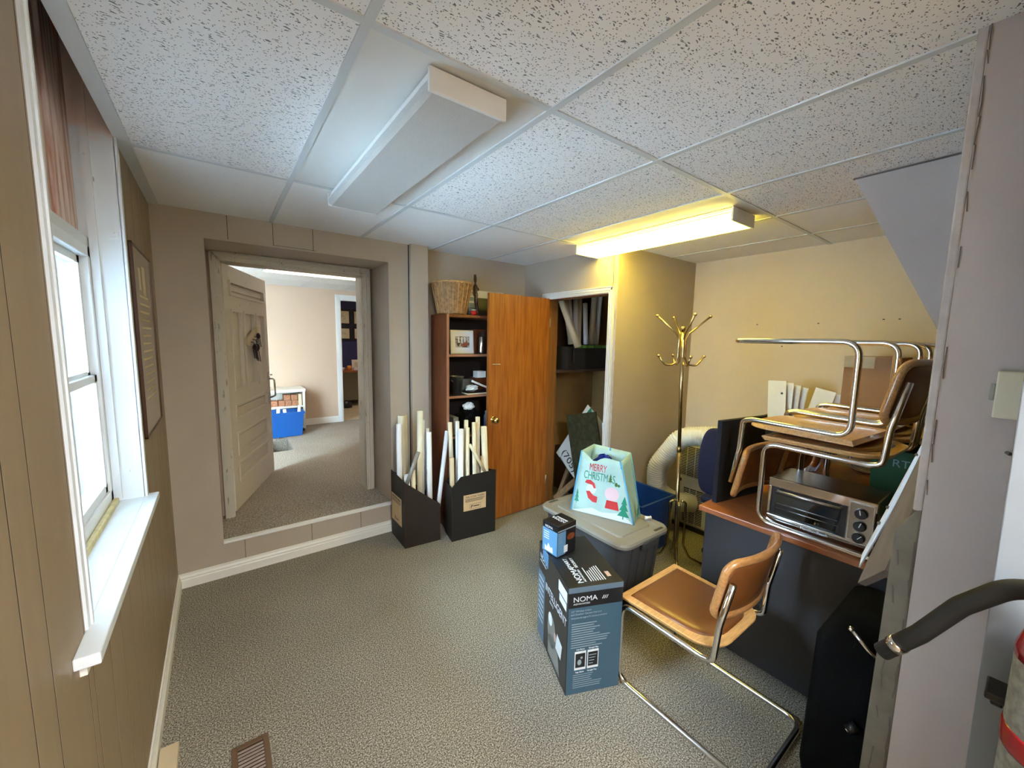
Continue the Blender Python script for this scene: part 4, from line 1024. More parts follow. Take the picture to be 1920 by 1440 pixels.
# folded big sheet in the left box
b = MB(); pts = []
rings = []
for q in range(9):
    u = q/8; x = 1.150+.088*u; y = 3.085-.03*math.sin(u*PI*1.4)
    rings.append([(x, y, .02), (x+.002, y, .55), (x-.004, y+.004, 1.005-.006*q % .01), (x-.004, y+.008, 1.005), (x+.002, y+.006, .55), (x, y+.006, .02)])
b.loft(rings, True, True, True); tag(b.build('folded_sheet', 'cream'), 'wide folded cream sheet standing behind the tallest roll in the left black box', 'paper')

# ================================================================== CLOSET
t = thing('closet_shelf', 'dark brown shelf with a deep front board inside the closet', 'shelf', (3.1, 3.0, 1.3))
MB().box(XC+.112, 3.548, 2.82, 3.178, 1.318, 1.340).build('board', 'closetdark', t)
MB().box(XC+.112, 3.548, 3.16, 3.178, 1.340, 2.37).build('back_board', 'closetdark', t)
t = thing('roll_bin', 'black storage bin with green clips holding paper rolls on the closet shelf', 'bin', (3.15, 3.0, 1.342))
b = MB(); binshape(b, 2.80, 3.50, 2.84, 3.12, 1.342, 1.575, .01); b.build('body', 'cardin', t)
for k in range(6):
    x = 2.905+k*.078
    MB().box(x, x+.060, 2.825, 2.846, 1.562, 1.590).build('clip', 'greenclip', t, bevel=.003)
cl = [(2.80, 2.95, 2.20, 2.90, 2.90, 1.60, .030, 'tan', 'tan roll at the left in the closet bin'), (2.94, 3.02, 2.18, 2.92, 2.93, 1.60, .030, 'paper', 'pale roll second from left in the closet bin'),
      (3.05, 3.02, 2.20, 2.99, 2.93, 1.60, .026, 'paper', 'white roll third from left in the closet bin'), (3.15, 3.05, 2.20, 3.05, 2.95, 1.60, .024, 'tan', 'slim tan roll in the middle of the closet bin'),
      (3.16, 2.98, 2.03, 3.13, 2.92, 1.60, .024, 'paper', 'shorter bright white roll in the closet bin'), (3.33, 3.0, 2.20, 3.21, 2.92, 1.60, .032, 'tan', 'thick tan roll leaning right in the closet bin'),
      (3.42, 3.0, 2.20, 3.30, 2.93, 1.60, .026, 'paper', 'white roll at the right end of the closet bin')]
for tx, ty, tz, bx, by, bz, r, m_, lab in cl:
    o = hollow_roll((bx, by, bz), (tx, ty, tz), r, 'paper_roll', m_); tag(o, lab, 'paper roll', 'rolls in the closet bin')
o = hollow_roll((2.812, 2.72, 1.575), (2.72, 2.90, 2.06), .034, 'paper_roll', 'tan'); tag(o, 'large roll slanting out over the front of the closet shelf, its open end hanging down', 'paper roll')
b = MB(); b.tube([(2.83, 2.80, 1.60), (2.825, 2.79, 1.50), (2.828, 2.79, 1.42)], .007, 8); tag(b.build('strap', 'black'), 'short black strap hanging from the closet shelf under the slanting roll', 'strap')
# marble slab, sign, planks
PX = 2.72
A = Vector((PX, 2.765, .905)); uy = Vector((0, -.97, .243)).normalized()
vz = Vector((0, .243, .97)).normalized()
sf = Frame(A-vz*.90, uy, vz)
b = MB(); fbox(b, sf, 0, .385, -.02, .90, -.018, 0)
N_ = sf.N
sl = b.build('marble_slab', 'slate', bevel=.002); tag(sl, 'dark green marble slab leaning inside the closet doorway', 'slab')
t = thing('cardinal_sign', 'white sign board turned on its corner behind the marble slab in the closet', 'sign', (2.79, 2.6, .1)) if False else thing('sign_board', 'white sign board turned on its corner behind the marble slab in the closet', 'sign', (2.79, 2.6, .1))
sg = Frame((2.80, 2.965, .465), (0, -.586, .81), (0, .81, .586))   # U up-right along the upper left edge
fN = sg.N
b = MB(); fbox(b, sg, 0, .70, -.40, 0, -.004, .004); b.build('board', 'signw', t)
face = Frame(sg.at(0, 0, .0045) if fN.x < 0 else sg.at(0, 0, -.0045), sg.U, sg.V)
tf = Frame((2.795, 2.965, .465), (0, -.80, -.60), (0, -.60, .80))
b = MB(); b.text('(705)', Frame(Vector((2.7945, 2.90, .475)), (0, -.72, -.69), (0, -.69, .72)), .0, .02, .115)
b.text('www.muskoka', Frame(Vector((2.7945, 2.90, .475)), (0, -.72, -.69), (0, -.69, .72)), .04, -.045, .040) if False else b.text('www.', Frame(Vector((2.7945, 2.90, .475)), (0, -.72, -.69), (0, -.69, .72)), .02, -.045, .050)
b.build('lettering', 'ink', t)
b = MB(); b.poly(Frame((2.7945, 2.565, 1.02), (0, -1, 0), (0, 0, 1)), [(0.0, -.07), (.06, -.0), (.07, -.07)], .0006); b.build('logo', 'baggreen', t)
tag(MB().prism([(2.84, 2.36, .40), (2.84, 2.20, .95), (2.84, 2.19, .95), (2.84, 2.19, .40)], (.006, 0, 0)).build('sign_board', 'bagred'), 'red and white sign edge between marble slab and closet door frame', 'sign')
pk = [((2.70, 2.86, 0), (2.90, 2.50, .47), .030, 'raw wood batten leaning up to the right in the closet'), ((2.70, 2.83, 0), (2.95, 2.88, .42), .022, 'dark wood batten standing at the left inside the closet'), ((2.84, 2.60, 0), (2.90, 2.62, .36), .025, 'short wood batten upright under the sign in the closet')]
for a, c, r, lab in pk:
    a, c = Vector(a), Vector(c); d = c-a; n1 = d.cross(Vector((1, 0, 0))).normalized()*r; n2 = d.cross(n1).normalized()*.012
    a = a+Vector((0, 0, .02))
    tag(MB().hexa([a-n1-n2, a+n1-n2, a+n1+n2, a-n1+n2, c-n1-n2, c+n1-n2, c+n1+n2, c-n1+n2]).build('wood_batten', 'wood', bevel=.002), lab, 'batten', 'battens in the closet')
tag(MB().box(2.96, 3.02, 2.30, 3.16, 0, .48).build('dark_board', 'closetdark', bevel=.002), 'dark patterned board low against the fibreboard in the closet', 'board')

# ================================================================== CHAIRS (cantilever, steel tube)
def make_chair(label, rear, group=None):
    """origin on the floor under the seat; faces +y; parts in local coordinates"""
    t = thing('cantilever_chair', label, 'chair', (0, 0, 0), 0, group); hw = .229
    r = .0125; F_ = .235
    half = [(hw-.012, -.240, .745), (hw-.006, -.205, .560), (hw, -.195, .410), (hw, -.150, .398), (hw, F_, .402), (hw, F_, r), (hw, rear, r)]
    other = [(-x, y, z) for x, y, z in half[::-1]]
    path = fillet(half+other, [0, .20, .055, .055, .060, .065, .065, .065, .065, .060, .055, .055, .20, 0], 7)
    b = MB(); b.tube(path, r, 14); b.build('tube_frame', 'chrome', t, local=True, smooth=True)
    # seat board: straight front, rounded rear
    def outline(ins):
        w1, w2, f, k = .232-ins, .215-ins, .250-ins, -.205+ins
        pts = [(-w1, f), (w1, f)]
        rr = .115
        for q in range(9):
            a = -PI/2*q/8
            pts.append((w2-rr+rr*math.cos(a)+(w1-w2)*(1-q/8)*.4, k+rr+rr*math.sin(a)))
        for q in range(9):
            a = -PI/2-PI/2*q/8
            pts.append((-w2+rr+rr*math.cos(a)-(w1-w2)*(q/8)*.4, k+rr+rr*math.sin(a)))
        return pts
    b = MB(); o0, o1 = outline(.010), outline(0)
    b.loft([[(x, y, .4155) for x, y in outline(.022)], [(x, y, .4160) for x, y in o0], [(x, y, .432) for x, y in o1], [(x, y, .436) for x, y in o1], [(x, y, .438) for x, y in outline(.003)], [(x, y, .438) for x, y in outline(.036)], [(x, y, .4345) for x, y in outline(.040)]], True, False)
    b.build('seat', 'oak', t, local=True)
    b = MB(); cu_ = outline(.036)
    b.loft([[(x*f, (y-.02)*f+.02, z) for x, y in cu_] for f, z in ((1, .433), (1, .438), (.985, .443), (.93, .4485), (.80, .4520), (.5, .4532), (.02, .4533))], True, True)
    b.build('cushion', 'vinylbrown', t, local=True, smooth=True)
    # backrest: bent wooden ring around a padded panel
    def S(s, z, off=0): return (.232*s, -.247+.058*s*s-.20*(z-.69)+off, z)
    zc, hh = .698, .120
    def ro(rx, rz, rad_, nn=5):
        pts = []
        for cx_, cz_, a0 in ((rx-rad_, rz-rad_, 0), (-rx+rad_, rz-rad_, 90), (-rx+rad_, -rz+rad_, 180), (rx-rad_, -rz+rad_, 270)):
            for q in range(nn+1):
                a = R(a0+90*q/nn); pts.append((cx_+rad_*math.cos(a), cz_+rad_*math.sin(a)))
        return pts
    def dens(p, m_=4):
        out = []
        for i in range(len(p)):
            a, c = p[i], p[(i+1) % len(p)]; d = math.hypot(c[0]-a[0], c[1]-a[1]); k = max(1, int(d/.03))
            out += [(a[0]+(c[0]-a[0])*q/k, a[1]+(c[1]-a[1])*q/k) for q in range(k)]
        return out
    ring = dens(ro(.222, hh, .045))
    b = MB(); b.tube([S(x/.232, zc+z) for x, z in ring], .0155, 12, closed=True); b.build('backrest', 'oakback', t, local=True, smooth=True)
    b = MB(); rr_ = dens(ro(.216, hh-.006, .04)); n = len(rr_)
    def lay(f, off): return [S(x*f/.232, zc+z*f, off) for x, z in rr_]
    b.loft([lay(.02, -.010), lay(.5, -.010), lay(.9, -.008), lay(.99, 0), lay(.9, .010), lay(.5, .014), lay(.02, .014)], True, True)
    b.build('back_pad', 'vinylbrown', t, local=True, smooth=True)
    return t
ch = make_chair('cantilever chair on the carpet with brown vinyl seat, oak frame and chrome tube sled base', -.375)
ch.location = (1.712, .850, 0)
DZ = .757
base = make_chair('upright chrome cantilever chair on the desk, its frame straddling the toaster oven', -.275, 'chairs stacked on the desks')
base.location = (2.335, .535, DZ); base.rotation_euler = (0, 0, R(-2))
stk = [((2.835, .530, DZ), R(1), False, 'middle upright chair on the desk, behind the one straddling the toaster oven'),
       ((3.330, .530, DZ), R(-1), False, 'farthest upright chair on the desk, against the alcove wall side'),
       ((2.315, .665, DZ+.907), R(-5), True, 'nearest upside-down chair, seat on seat, its chrome sled base up in the air'),
       ((2.825, .655, DZ+.907), R(-2), True, 'middle one of the three upside-down chairs on the stack'),
       ((3.320, .620, DZ+.907), R(1), True, 'farthest upside-down chair, its seat carrying a cardboard box')]
for loc, rz, flip, lab in stk:
    c = copy_tree(base); c['label'] = lab; c.location = loc
    c.rotation_euler = (PI, 0, rz) if flip else (0, 0, rz)

# ================================================================== DESKS
def desk(name, label, x0, x1, y0, y1, zt):
    t = thing(name, label, 'desk', (x0, y1, 0))
    MB().box(x0, x1, y0, y1, zt-.028, zt).build('desktop', 'cherry', t, bevel=.003)
    MB().box(x0+.045, x0+.065, y0+.02, y1-.02, .01, zt-.0285).build('front_panel', 'deskdark', t)
    MB().box(x0+.066, x1-.03, y1-.045, y1-.020, 0, zt-.0285).build('side_panel', 'deskdark', t)
    MB().box(x0+.066, x1-.03, y0+.02, y0+.045, 0, zt-.0285).build('side_panel', 'deskdark', t)
    return t
desk('desk', 'dark grey desk with a reddish wood top under the toaster oven', 2.07, 2.87, -.75, 1.055, .757)
desk('desk', 'second wood-topped desk pushed behind the first, under the farther chairs', 2.876, 3.66, -.75, 1.040, .757)

# toaster oven on the desk
t = thing('toaster_oven', 'chrome toaster oven with a dark glass door on the front of the desk', 'toaster oven', (2.28, .56, DZ))
TX, TY0, TY1, TZ0, TZ1 = 2.150, .352, .756, DZ+.012, DZ+.232
MB().box(TX+.012, TX+.262, TY0, TY1, TZ0, TZ1).build('body', 'steel', t, bevel=.008)
ff = Frame((TX+.012, TY1, TZ0), (0, -1, 0), (0, 0, 1)); wd, hh = TY1-TY0, TZ1-TZ0
assert ff.N.x < 0
b = MB(); b.rect(ff, 0, wd, hh-.042, hh, .012); b.rect(ff, 0, wd, 0, .036, .012); b.rect(ff, 0, .014, .036, hh-.042, .012); b.build('front_trim', 'chrome', t, bevel=.003)
b = MB(); b.rect(ff, .014, .305, .036, hh-.042, .003); dr = b.build('door', 'black', t)
f2 = Frame(ff.at(0, 0, .0032), ff.U, ff.V)
b = MB(); b.rect(f2, .030, .285, .046, hh-.060, .002); b.build('glass', 'ovenglass', dr)
b = MB(); b.tube([f2.at(.045, hh-.055, .004), f2.at(.045, hh-.055, .030), f2.at(.285, hh-.055, .030), f2.at(.285, hh-.055, .004)], .0075, 10); b.build('handle', 'chromeold', dr)
for yy in (.075, .098):
    b = MB(); b.tube([f2.at(.036, yy, .003), f2.at(.275, yy, .003)], .0022, 6); b.build('rack_bar', 'chromeold', dr)
b = MB(); b.rect(ff, .310, .398, .036, hh-.010, .013); cp = b.build('control_panel', 'chromeold', t, bevel=.002)
f3 = Frame(ff.at(0, 0, .0132), ff.U, ff.V)
b = MB(); b.rect(f3, .316, .392, .042, hh-.018, .0012); b.build('panel_inset', 'steel', cp)
for k, zz in enumerate((.162, .108, .056)):
    kb = MB(); kb.tube([f3.at(.354, zz, .0013), f3.at(.354, zz, .010), f3.at(.354, zz, .017)], [.023, .022, .019], 20); kn = kb.build('knob', 'black', t)
    b = MB(); b.rect(Frame(f3.at(.354, zz, .0172), f3.U+f3.V*(.2-.5*k), f3.V-f3.U*(.2-.5*k)), -.0015, .0015, -.002, .019, .001); b.build('pointer', 'print', kn)
b = MB(); b.text('HamiltonBeach', Frame(ff.at(0, 0, .0125), ff.U, ff.V), .145, .012, .017); b.build('lettering', 'print', t)
for yy in (TY0+.03, TY1-.03):
    for xx in (TX+.035, TX+.235): MB().cyl((xx, yy, DZ), (xx, yy, TZ0+.001), .012, 12).build('foot', 'black', t)
# black upholstered panel standing at the end of the desk
tag(MB().prism([(2.170, 1.010, DZ), (2.566, .945, DZ), (2.571, .972, DZ), (2.175, 1.038, DZ)], (0, 0, .462)).build('partition_screen', 'foam', bevel=.003), 'large black fabric screen panel standing upright at the left end of the desk', 'screen')
# green bin with lettering
t = thing('green_bin', 'dark green plastic bin with pale lettering on the desk behind the toaster oven', 'bin', (2.65, .44, DZ))
b = MB(); binshape(b, 2.70, 3.00, .08, .50, DZ+.003, DZ+.36, .02); b.build('body', 'greenbin', t)
b = MB(); b.text('RT', Frame((2.7045, .50, DZ+.26), (0, -1, 0), (-.06, 0, 1)), .085, .02, .055); b.build('lettering', 'printdim', t)
# cardboard box and white folded cards
t = thing('cardboard_box', 'brown cardboard box standing on the upturned chair seat against the beige wall', 'box', (3.35, .62, 1.24))
MB().box(3.19, 3.47, .50, .765, DZ+.907-.400, 1.570).build('body', 'cardboard', t, bevel=.003)
MB().box(3.188, 3.3, .62, .766, 1.50, 1.571).build('tape', 'tan', t)
t = thing('tall_carton', 'tall narrow dark carton on the floor behind the black screen, holding white cards', 'box', (3.4, 1.15, 0))
b = MB(); binshape(b, 3.22, 3.60, 1.055, 1.245, .003, 1.10, .005); b.build('body', 'blackcard', t)
for i, (y0, rot, x0) in enumerate(((1.130, .06, 3.26), (.985, -.22, 3.24))):
    t = thing('card_bundle', ('left bundle of folded white cards with a punched hole, by the beige wall', 'right bundle of fanned white cards tilting right, by the beige wall')[i], 'cards', (3.3, y0, 1.1), 0, 'white card bundles')
    for k in range(4):
        a = rot-.06*k
        fr = Frame((x0+.028*k, y0+.055-.012*k, (.90, .762)[i]+.020), (0, -math.cos(a), math.sin(a)), (0, math.sin(a), math.cos(a)))
        b = MB(); fbox(b, fr, 0, .115, -.018*0, (.45, .585)[i]-.008*k, -.002, .002); sh = b.build('sheet', 'white', t)
        if k == 0:
            b = MB(); b.disc(Frame(fr.at(0, 0, .0022 if fr.N.x < 0 else -.0028), fr.U, fr.V), (.09, .095)[i], (.36, .50)[i], .008, h=.0006); b.build('hole', 'black', sh)
# blue office chair behind the desk
t = thing('office_chair', 'navy upholstered office chair behind the black screen', 'office chair', (2.97, 1.25, 0))
def pad(b, x0, x1, y0, y1, z0, z1, rr=.03):
    b.box(x0, x1, y0, y1, z0, z1)
b = MB(); rings = []
for z, wy, dx in ((.585, .10, .01), (.60, .155, 0), (.70, .175, -.005), (.90, .170, -.01), (1.02, .145, .0), (1.065, .10, .01)):
    rings.append([(2.70+dx, 1.235-wy, z), (2.675+dx, 1.235-wy*.8, z), (2.675+dx, 1.235+wy*.8, z), (2.70+dx, 1.235+wy, z), (2.735+dx, 1.235+wy*.9, z), (2.735+dx, 1.235-wy*.9, z)])
b.loft(rings); b.build('backrest', 'navy', t, smooth=True, subsurf=2)
b = MB(); b.tube(fillet([(2.745, 1.28, .66), (2.755, 1.29, .44), (2.95, 1.26, .43)], .05), .014, 8); b.build('back_bracket', 'black', t)
b = MB(); b.box(2.80, 3.14, 1.07, 1.43, .46, .53); b.build('seat', 'navy', t, bevel=.03)
MB().cyl((2.97, 1.25, .08), (2.97, 1.25, .46), .025, 14).build('column', 'black', t)
for k in range(5):
    a = 2*PI*k/5+.3; ex, ey = 2.97+.19*math.cos(a), 1.25+.19*math.sin(a)
    lg = MB().tube([(2.97, 1.25, .10), (ex, ey, .07)], [.02, .013], 8).build('leg', 'black', t)
    MB().ball((ex, ey, .027), .026, 10).build('castor', 'black', lg)

# ================================================================== PORTABLE AIR CONDITIONER
t = thing('air_conditioner', 'cream portable air conditioner with a ribbed exhaust hose in the alcove corner', 'air conditioner', (3.4, 1.66, 0))
AX, AY0, AY1, AZ = 3.25, 1.40, 1.885, .80
MB().box(AX, AX+.38, AY0, AY1, .03, AZ).build('body', 'acw', t, bevel=.02)
fa = Frame((AX, AY1, 0), (0, -1, 0), (0, 0, 1))
b = MB(); b.rect(fa, .035, .44, .475, .745, .003); gp = b.build('upper_grille', 'ventdk', t)
b = MB(); fb = Frame(fa.at(0, 0, .003), fa.U, fa.V)
for k in range(19): b.rect(fb, .035, .44, .480+k*.0145, .4845+k*.0145, .004)
for x in (.10, .17, .24, .31, .38): b.rect(fb, x, x+.003, .475, .745, .005)
b.build('grille_slats', 'acw', gp)
b = MB(); b.rect(fa, .085, .26, .06, .37, .003); gp = b.build('lower_grille', 'ventdk', t)
b = MB()
for k in range(21): b.rect(fb, .085, .26, .064+k*.0146, .0685+k*.0146, .004)
for x in (.14, .20): b.rect(fb, x, x+.004, .06, .37, .005)
b.build('grille_slats', 'acw', gp)
b = MB(); b.tube([fa.at(.045, .43, .001), fa.at(.045, .43, .02), fa.at(.045, .43, .025)], [.018, .018, .01], 14); b.build('drain_cap', 'black', t)
b = MB(); b.box(AX-.004, AX+.384, AY0-.004, AY1+.004, 0, .035); b.build('base', 'black', t)
pth = fillet([(3.30, 1.40, .86), (3.14, 1.52, .90), (3.05, 1.74, .86), (2.98, 1.90, .58), (3.00, 1.91, .36), (3.10, 1.80, .27), (3.26, 1.72, .25)], .16, 8)
# resample finely for the ribs
def resample(P, step):
    P = [Vector(p) for p in P]; out = [P[0]]; acc = 0
    for a, c in zip(P[:-1], P[1:]):
        L = (c-a).length; d = step-acc
        while d <= L: out.append(a.lerp(c, d/L)); d += step
        acc = (acc+L) % step if L > 0 else acc
    return out
rp = resample(pth, .006)
b = MB(); b.tube(rp, [(.078+.0045*math.cos(i*2*PI/3)) for i in range(len(rp))], 28); b.build('hose', 'hose', t, smooth=True)

# ================================================================== COAT RACK
t = thing('coat_rack', 'tall antique brass coat rack with curved hooks between the tote and the alcove', 'coat rack', (2.666, 1.503, 0))
Bx, By = 2.666, 1.503; tp = Vector((2.645, 1.55, 1.735)); bt = Vector((Bx, By, .03)); ax = (tp-bt)
b = MB(); b.tube([bt, bt+ax*.48], .0135, 14); b.tube([bt+ax*.48, bt+ax*.50], .0155, 14); b.tube([bt+ax*.50, bt+ax*1.0], .0125, 14); b.build('pole', 'brass', t, smooth=True)
b = MB(); b.tube([tp+Vector((0, 0, -.012)), tp+Vector((0, 0, .008)), tp+Vector((0, 0, .014))], [.019, .019, .01], 16); b.build('top_cap', 'brass', t)
for k, a in enumerate((R(-38), R(52), R(142), R(232))):
    d = Vector((math.cos(a), math.sin(a), 0)); c = tp-Vector((0, 0, .0))
    pts = [c+d*.185+Vector((0, 0, .085)), c+d*.045+Vector((0, 0, -.035)), c+d*.024+Vector((0, 0, -.075)), c+d*.024+Vector((0, 0, -.20)), c+d*.045+Vector((0, 0, -.255)), c+d*.11+Vector((0, 0, -.262)), c+d*.160+Vector((0, 0, -.195))]
    b = MB(); b.tube(fillet(pts, .04, 6), .0068, 10); hk = b.build('hook', 'brass', t, smooth=True)
    for e in (pts[0], pts[-1]):
        b = MB(); b.ball(e, .0115, 10); b.build('ball_tip', 'brass', hk, smooth=True)
for k, a in enumerate((R(-50), R(40), R(130), R(220))):
    d = Vector((math.cos(a), math.sin(a), 0)); c = Vector((Bx+.003, By+.012, 0))
    pts = [c+d*.02+Vector((0, 0, .48)), c+d*.055+Vector((0, 0, .47)), c+d*.055+Vector((0, 0, .14)), c+d*.10+Vector((0, 0, .05)), c+d*.19+Vector((0, 0, .014))]
    b = MB(); b.tube(fillet(pts, .05, 6), .0085, 10); b.build('leg', 'brass', t, smooth=True)
b = MB(); b.tube(fillet([(2.80, 1.36, .012), (2.86, 1.30, .03), (2.95, 1.28, .008), (3.12, 1.33, .008)], .05), .006, 8)
tag(b.build('power_cord', 'black'), 'black power cord end lying on the carpet beside the desk and coat rack', 'cord')

# ================================================================== TOTE, BAG, BLUE BIN
t = thing('storage_tote', 'dark grey plastic storage tote with a lighter grey lid', 'tote', (2.065, 1.72, 0))
X0, X1, Y0, Y1, LZ_ = 1.825, 2.305, 1.340, 2.105, .452
def rrect(x0, x1, y0, y1, r, z, n=6):
    out = []
    for cx_, cy_, a0 in ((x1-r, y1-r, 0), (x0+r, y1-r, 90), (x0+r, y0+r, 180), (x1-r, y0+r, 270)):
        for q in range(n+1):
            a = R(a0+90*q/n); out.append((cx_+r*math.cos(a), cy_+r*math.sin(a), z))
    return out
b = MB(); b.loft([rrect(X0+.07, X1-.07, Y0+.075, Y1-.075, .05, .002), rrect(X0+.065, X1-.065, Y0+.07, Y1-.07, .05, .02), rrect(X0+.030, X1-.030, Y0+.035, Y1-.035, .05, .405), rrect(X0+.012, X1-.012, Y0+.015, Y1-.015, .06, .408), rrect(X0+.012, X1-.012, Y0+.015, Y1-.015, .06, .420)], True, False)
for k in range(4):
    xx = X0+.12+k*.08; b.hexa([(xx, Y0+.067, .03), (xx+.03, Y0+.067, .03), (xx+.03, Y0+.09, .03), (xx, Y0+.09, .03), (xx, Y0+.026, .40), (xx+.03, Y0+.026, .40), (xx+.03, Y0+.06, .40), (xx, Y0+.06, .40)])
b.build('body', 'totebody', t)
b = MB(); b.loft([rrect(X0, X1, Y0, Y1, .075, .421), rrect(X0-.002, X1+.002, Y0-.002, Y1+.002, .075, .438), rrect(X0+.006, X1-.006, Y0+.006, Y1-.006, .072, .450), rrect(X0+.052, X1-.052, Y0+.055, Y1-.055, .05, .450), rrect(X0+.058, X1-.058, Y0+.061, Y1-.061, .05, .443), rrect(X0+.085, X1-.085, Y0+.095, Y1-.095, .03, .443), rrect(X0+.090, X1-.090, Y0+.100, Y1-.100, .03, .452)], True, False)
ld = b.build('lid', 'totelid', t)
b = MB(); b.box(2.16, 2.245, 1.36, 1.378, .4495, .4515); b.build('slot', 'totebody', ld)
b = MB(); b.box(1.90, 1.985, 2.065, 2.083, .4495, .4515); b.build('slot', 'totebody', ld)
for yy in (Y0-.004, Y1-.004):
    b = MB(); b.box(2.0, 2.13, yy-.004, yy+.012, .385, .425) ; b.build('latch', 'totebody', t, bevel=.004)
b = MB(); b.box(X1-.004, X1+.008, 1.50, 1.53, .36, .42); b.build('clip', 'white', t, bevel=.004)
LT = .453
# christmas bag
t = thing('gift_bag', 'pale mint christmas shopping bag standing open on the grey tote lid', 'bag', (2.1, 1.68, LT))
FL, FR_, BR, BL = Vector((1.945, 1.895, LT)), Vector((2.110, 1.490, LT)), Vector((2.262, 1.550, LT)), Vector((2.100, 1.955, LT))
TFL, TFR, TBR, TBL = Vector((2.045, 1.905, .862)), Vector((2.125, 1.625, .835)), Vector((2.300, 1.680, .860)), Vector((2.215, 1.945, .875))
def panel(b, A_, B_, C_, D_, bulge, n=10, notch=None, th=.0025):
    """A,B bottom; C,D top (C over B)"""
    A_, B_, C_, D_ = map(Vector, (A_, B_, C_, D_)); nrm = (B_-A_).cross(D_-A_).normalized(); g_ = []
    for j in range(n+1):
        v = j/n; row = []
        for i in range(n+1):
            u = i/n; p = (A_*(1-u)+B_*u)*(1-v)+(D_*(1-u)+C_*u)*v
            p = p+nrm*(bulge*math.sin(PI*u)*math.sin(PI*min(1, v*1.05)))
            if notch: p = p+Vector((0, 0, -1))*notch(u)*v**3
            row.append(p)
        g_.append(row)
    f_ = [[b._v(p) for p in r] for r in g_]; k_ = [[b._v(p-nrm*th) for p in r] for r in g_]
    for j in range(n):
        for i in range(n):
            b._f([f_[j][i], f_[j][i+1], f_[j+1][i+1], f_[j+1][i]], True); b._f([k_[j][i], k_[j+1][i], k_[j+1][i+1], k_[j][i+1]], True)
    for i in range(n):
        b._f([f_[n][i], f_[n][i+1], k_[n][i+1], k_[n][i]]); b._f([f_[i][0], f_[i+1][0], k_[i+1][0], k_[i][0]]); b._f([f_[i][n], k_[i][n], k_[i+1][n], f_[i+1][n]]); b._f([f_[0][i], k_[0][i], k_[0][i+1], f_[0][i+1]])
notch = lambda u: .052*math.exp(-((u-.33)/.18)**2)
b = MB(); panel(b, FL, FR_, TFR, TFL, 0, notch=notch); front = b.build('front_panel', 'bag', t)
b = MB(); panel(b, FR_, BR, TBR, TFR, -.010); b.build('side_panel', 'bag', t)
b = MB(); panel(b, BR, BL, TBL, TBR, 0); b.build('back_panel', 'bag', t)
b = MB(); panel(b, BL, FL, TFL, TBL, -.03); b.build('side_panel', 'bag', t)
b = MB(); b.prism([FL+Vector((0, 0, .001)), FR_+Vector((0, 0, .001)), BR+Vector((0, 0, .001)), BL+Vector((0, 0, .001))], (0, 0, .003)); b.build('bottom', 'bag', t)
for a_, c_ in ((FL, TFL), (FR_, TFR), (BR, TBR)):
    b = MB(); b.tube([a_, a_.lerp(c_, .5), c_], .0048, 8); b.build('edge_piping', 'bagtrim', t)
UU = (FR_-FL); UL = UU.length
bf = Frame(FL, UU, (TFL+TFR)/2-(FL+FR_)/2)
if bf.N.x > 0 and False: pass
off = bf.N*.0012
ff_ = Frame(FL+off, bf.U, bf.V)
pw = ff_
tl = (TFL-FL); hgt = bf.V.dot(tl)
xl = bf.U.dot(TFL-FL); xr = bf.U.dot(TFR-FL)
# the front panel is not quite flat: raise the prints just over its highest point
mx_ = max(abs(bf.N.dot(p-FL)) for p in (TFL, TFR))
def tri_tree(b, fr, cx_, y0, w_, h_, hh=.0006):
    for q in range(3):
        ya = y0+h_*(.12+.26*q); yb = y0+h_*(.12+.26*q+.40 if q < 2 else 1.0); ww = w_*(1-.26*q)/2
        b.poly(fr, [(cx_-ww, ya), (cx_+ww, ya), (cx_, yb)], hh+.0002*q)
    b.rect(fr, cx_-w_*.05, cx_+w_*.05, y0, y0+h_*.14, hh)
pd = MB(); fr = Frame(FL+bf.N*(.0006), bf.U, bf.V)
# project each print onto the slightly twisted panel
def on_panel(bmesh_, lift):
    for v in bmesh_.verts:
        rel = v.co-FL; x = bf.U.dot(rel); y = bf.V.dot(rel); h = bf.N.dot(rel)
        vv = min(max(y/hgt, 0), 1); lo = xl*vv; hi = UL+(xr-UL)*vv; uu = min(max((x-lo)/(hi-lo), 0), 1)
        p = (FL*(1-uu)+FR_*uu)*(1-vv)+(TFL*(1-uu)+TFR*uu)*vv
        v.co = v.co+bf.N*(bf.N.dot(p-FL)+lift)
b = MB(); b.poly(fr, [(.006, .002), (.15, .045), (.22, .03), (UL-.10, .05), (UL-.03, .02), (UL-.006, .002)], .0004); on_panel(b.bm, .0006); b.build('snow_print', 'bagsnow', front)
b = MB(); tri_tree(b, fr, UL-.072, .018, .080, .150); tri_tree(b, fr, .034, .055, .035, .10); on_panel(b.bm, .0008); b.build('tree_print', 'baggreen', front)
b = MB(); b.text('CHRISTM', fr, .066, .236, .076, sx=.56); b.text('S', fr, .272, .236, .076, sx=.56); b.bm.faces.ensure_lookup_table(); on_panel(b.bm, .0008)
lt = b.build('lettering', 'baggreen', front)
b = MB(); tri_tree(b, fr, .258, .234, .032, .062); on_panel(b.bm, .0008); b.build('small_tree_print', 'bagleaf', front)
b = MB(); b.text('MERRY', fr, .100, .296, .070, sx=.58); on_panel(b.bm, .0008); b.build('lettering', 'bagred', front)
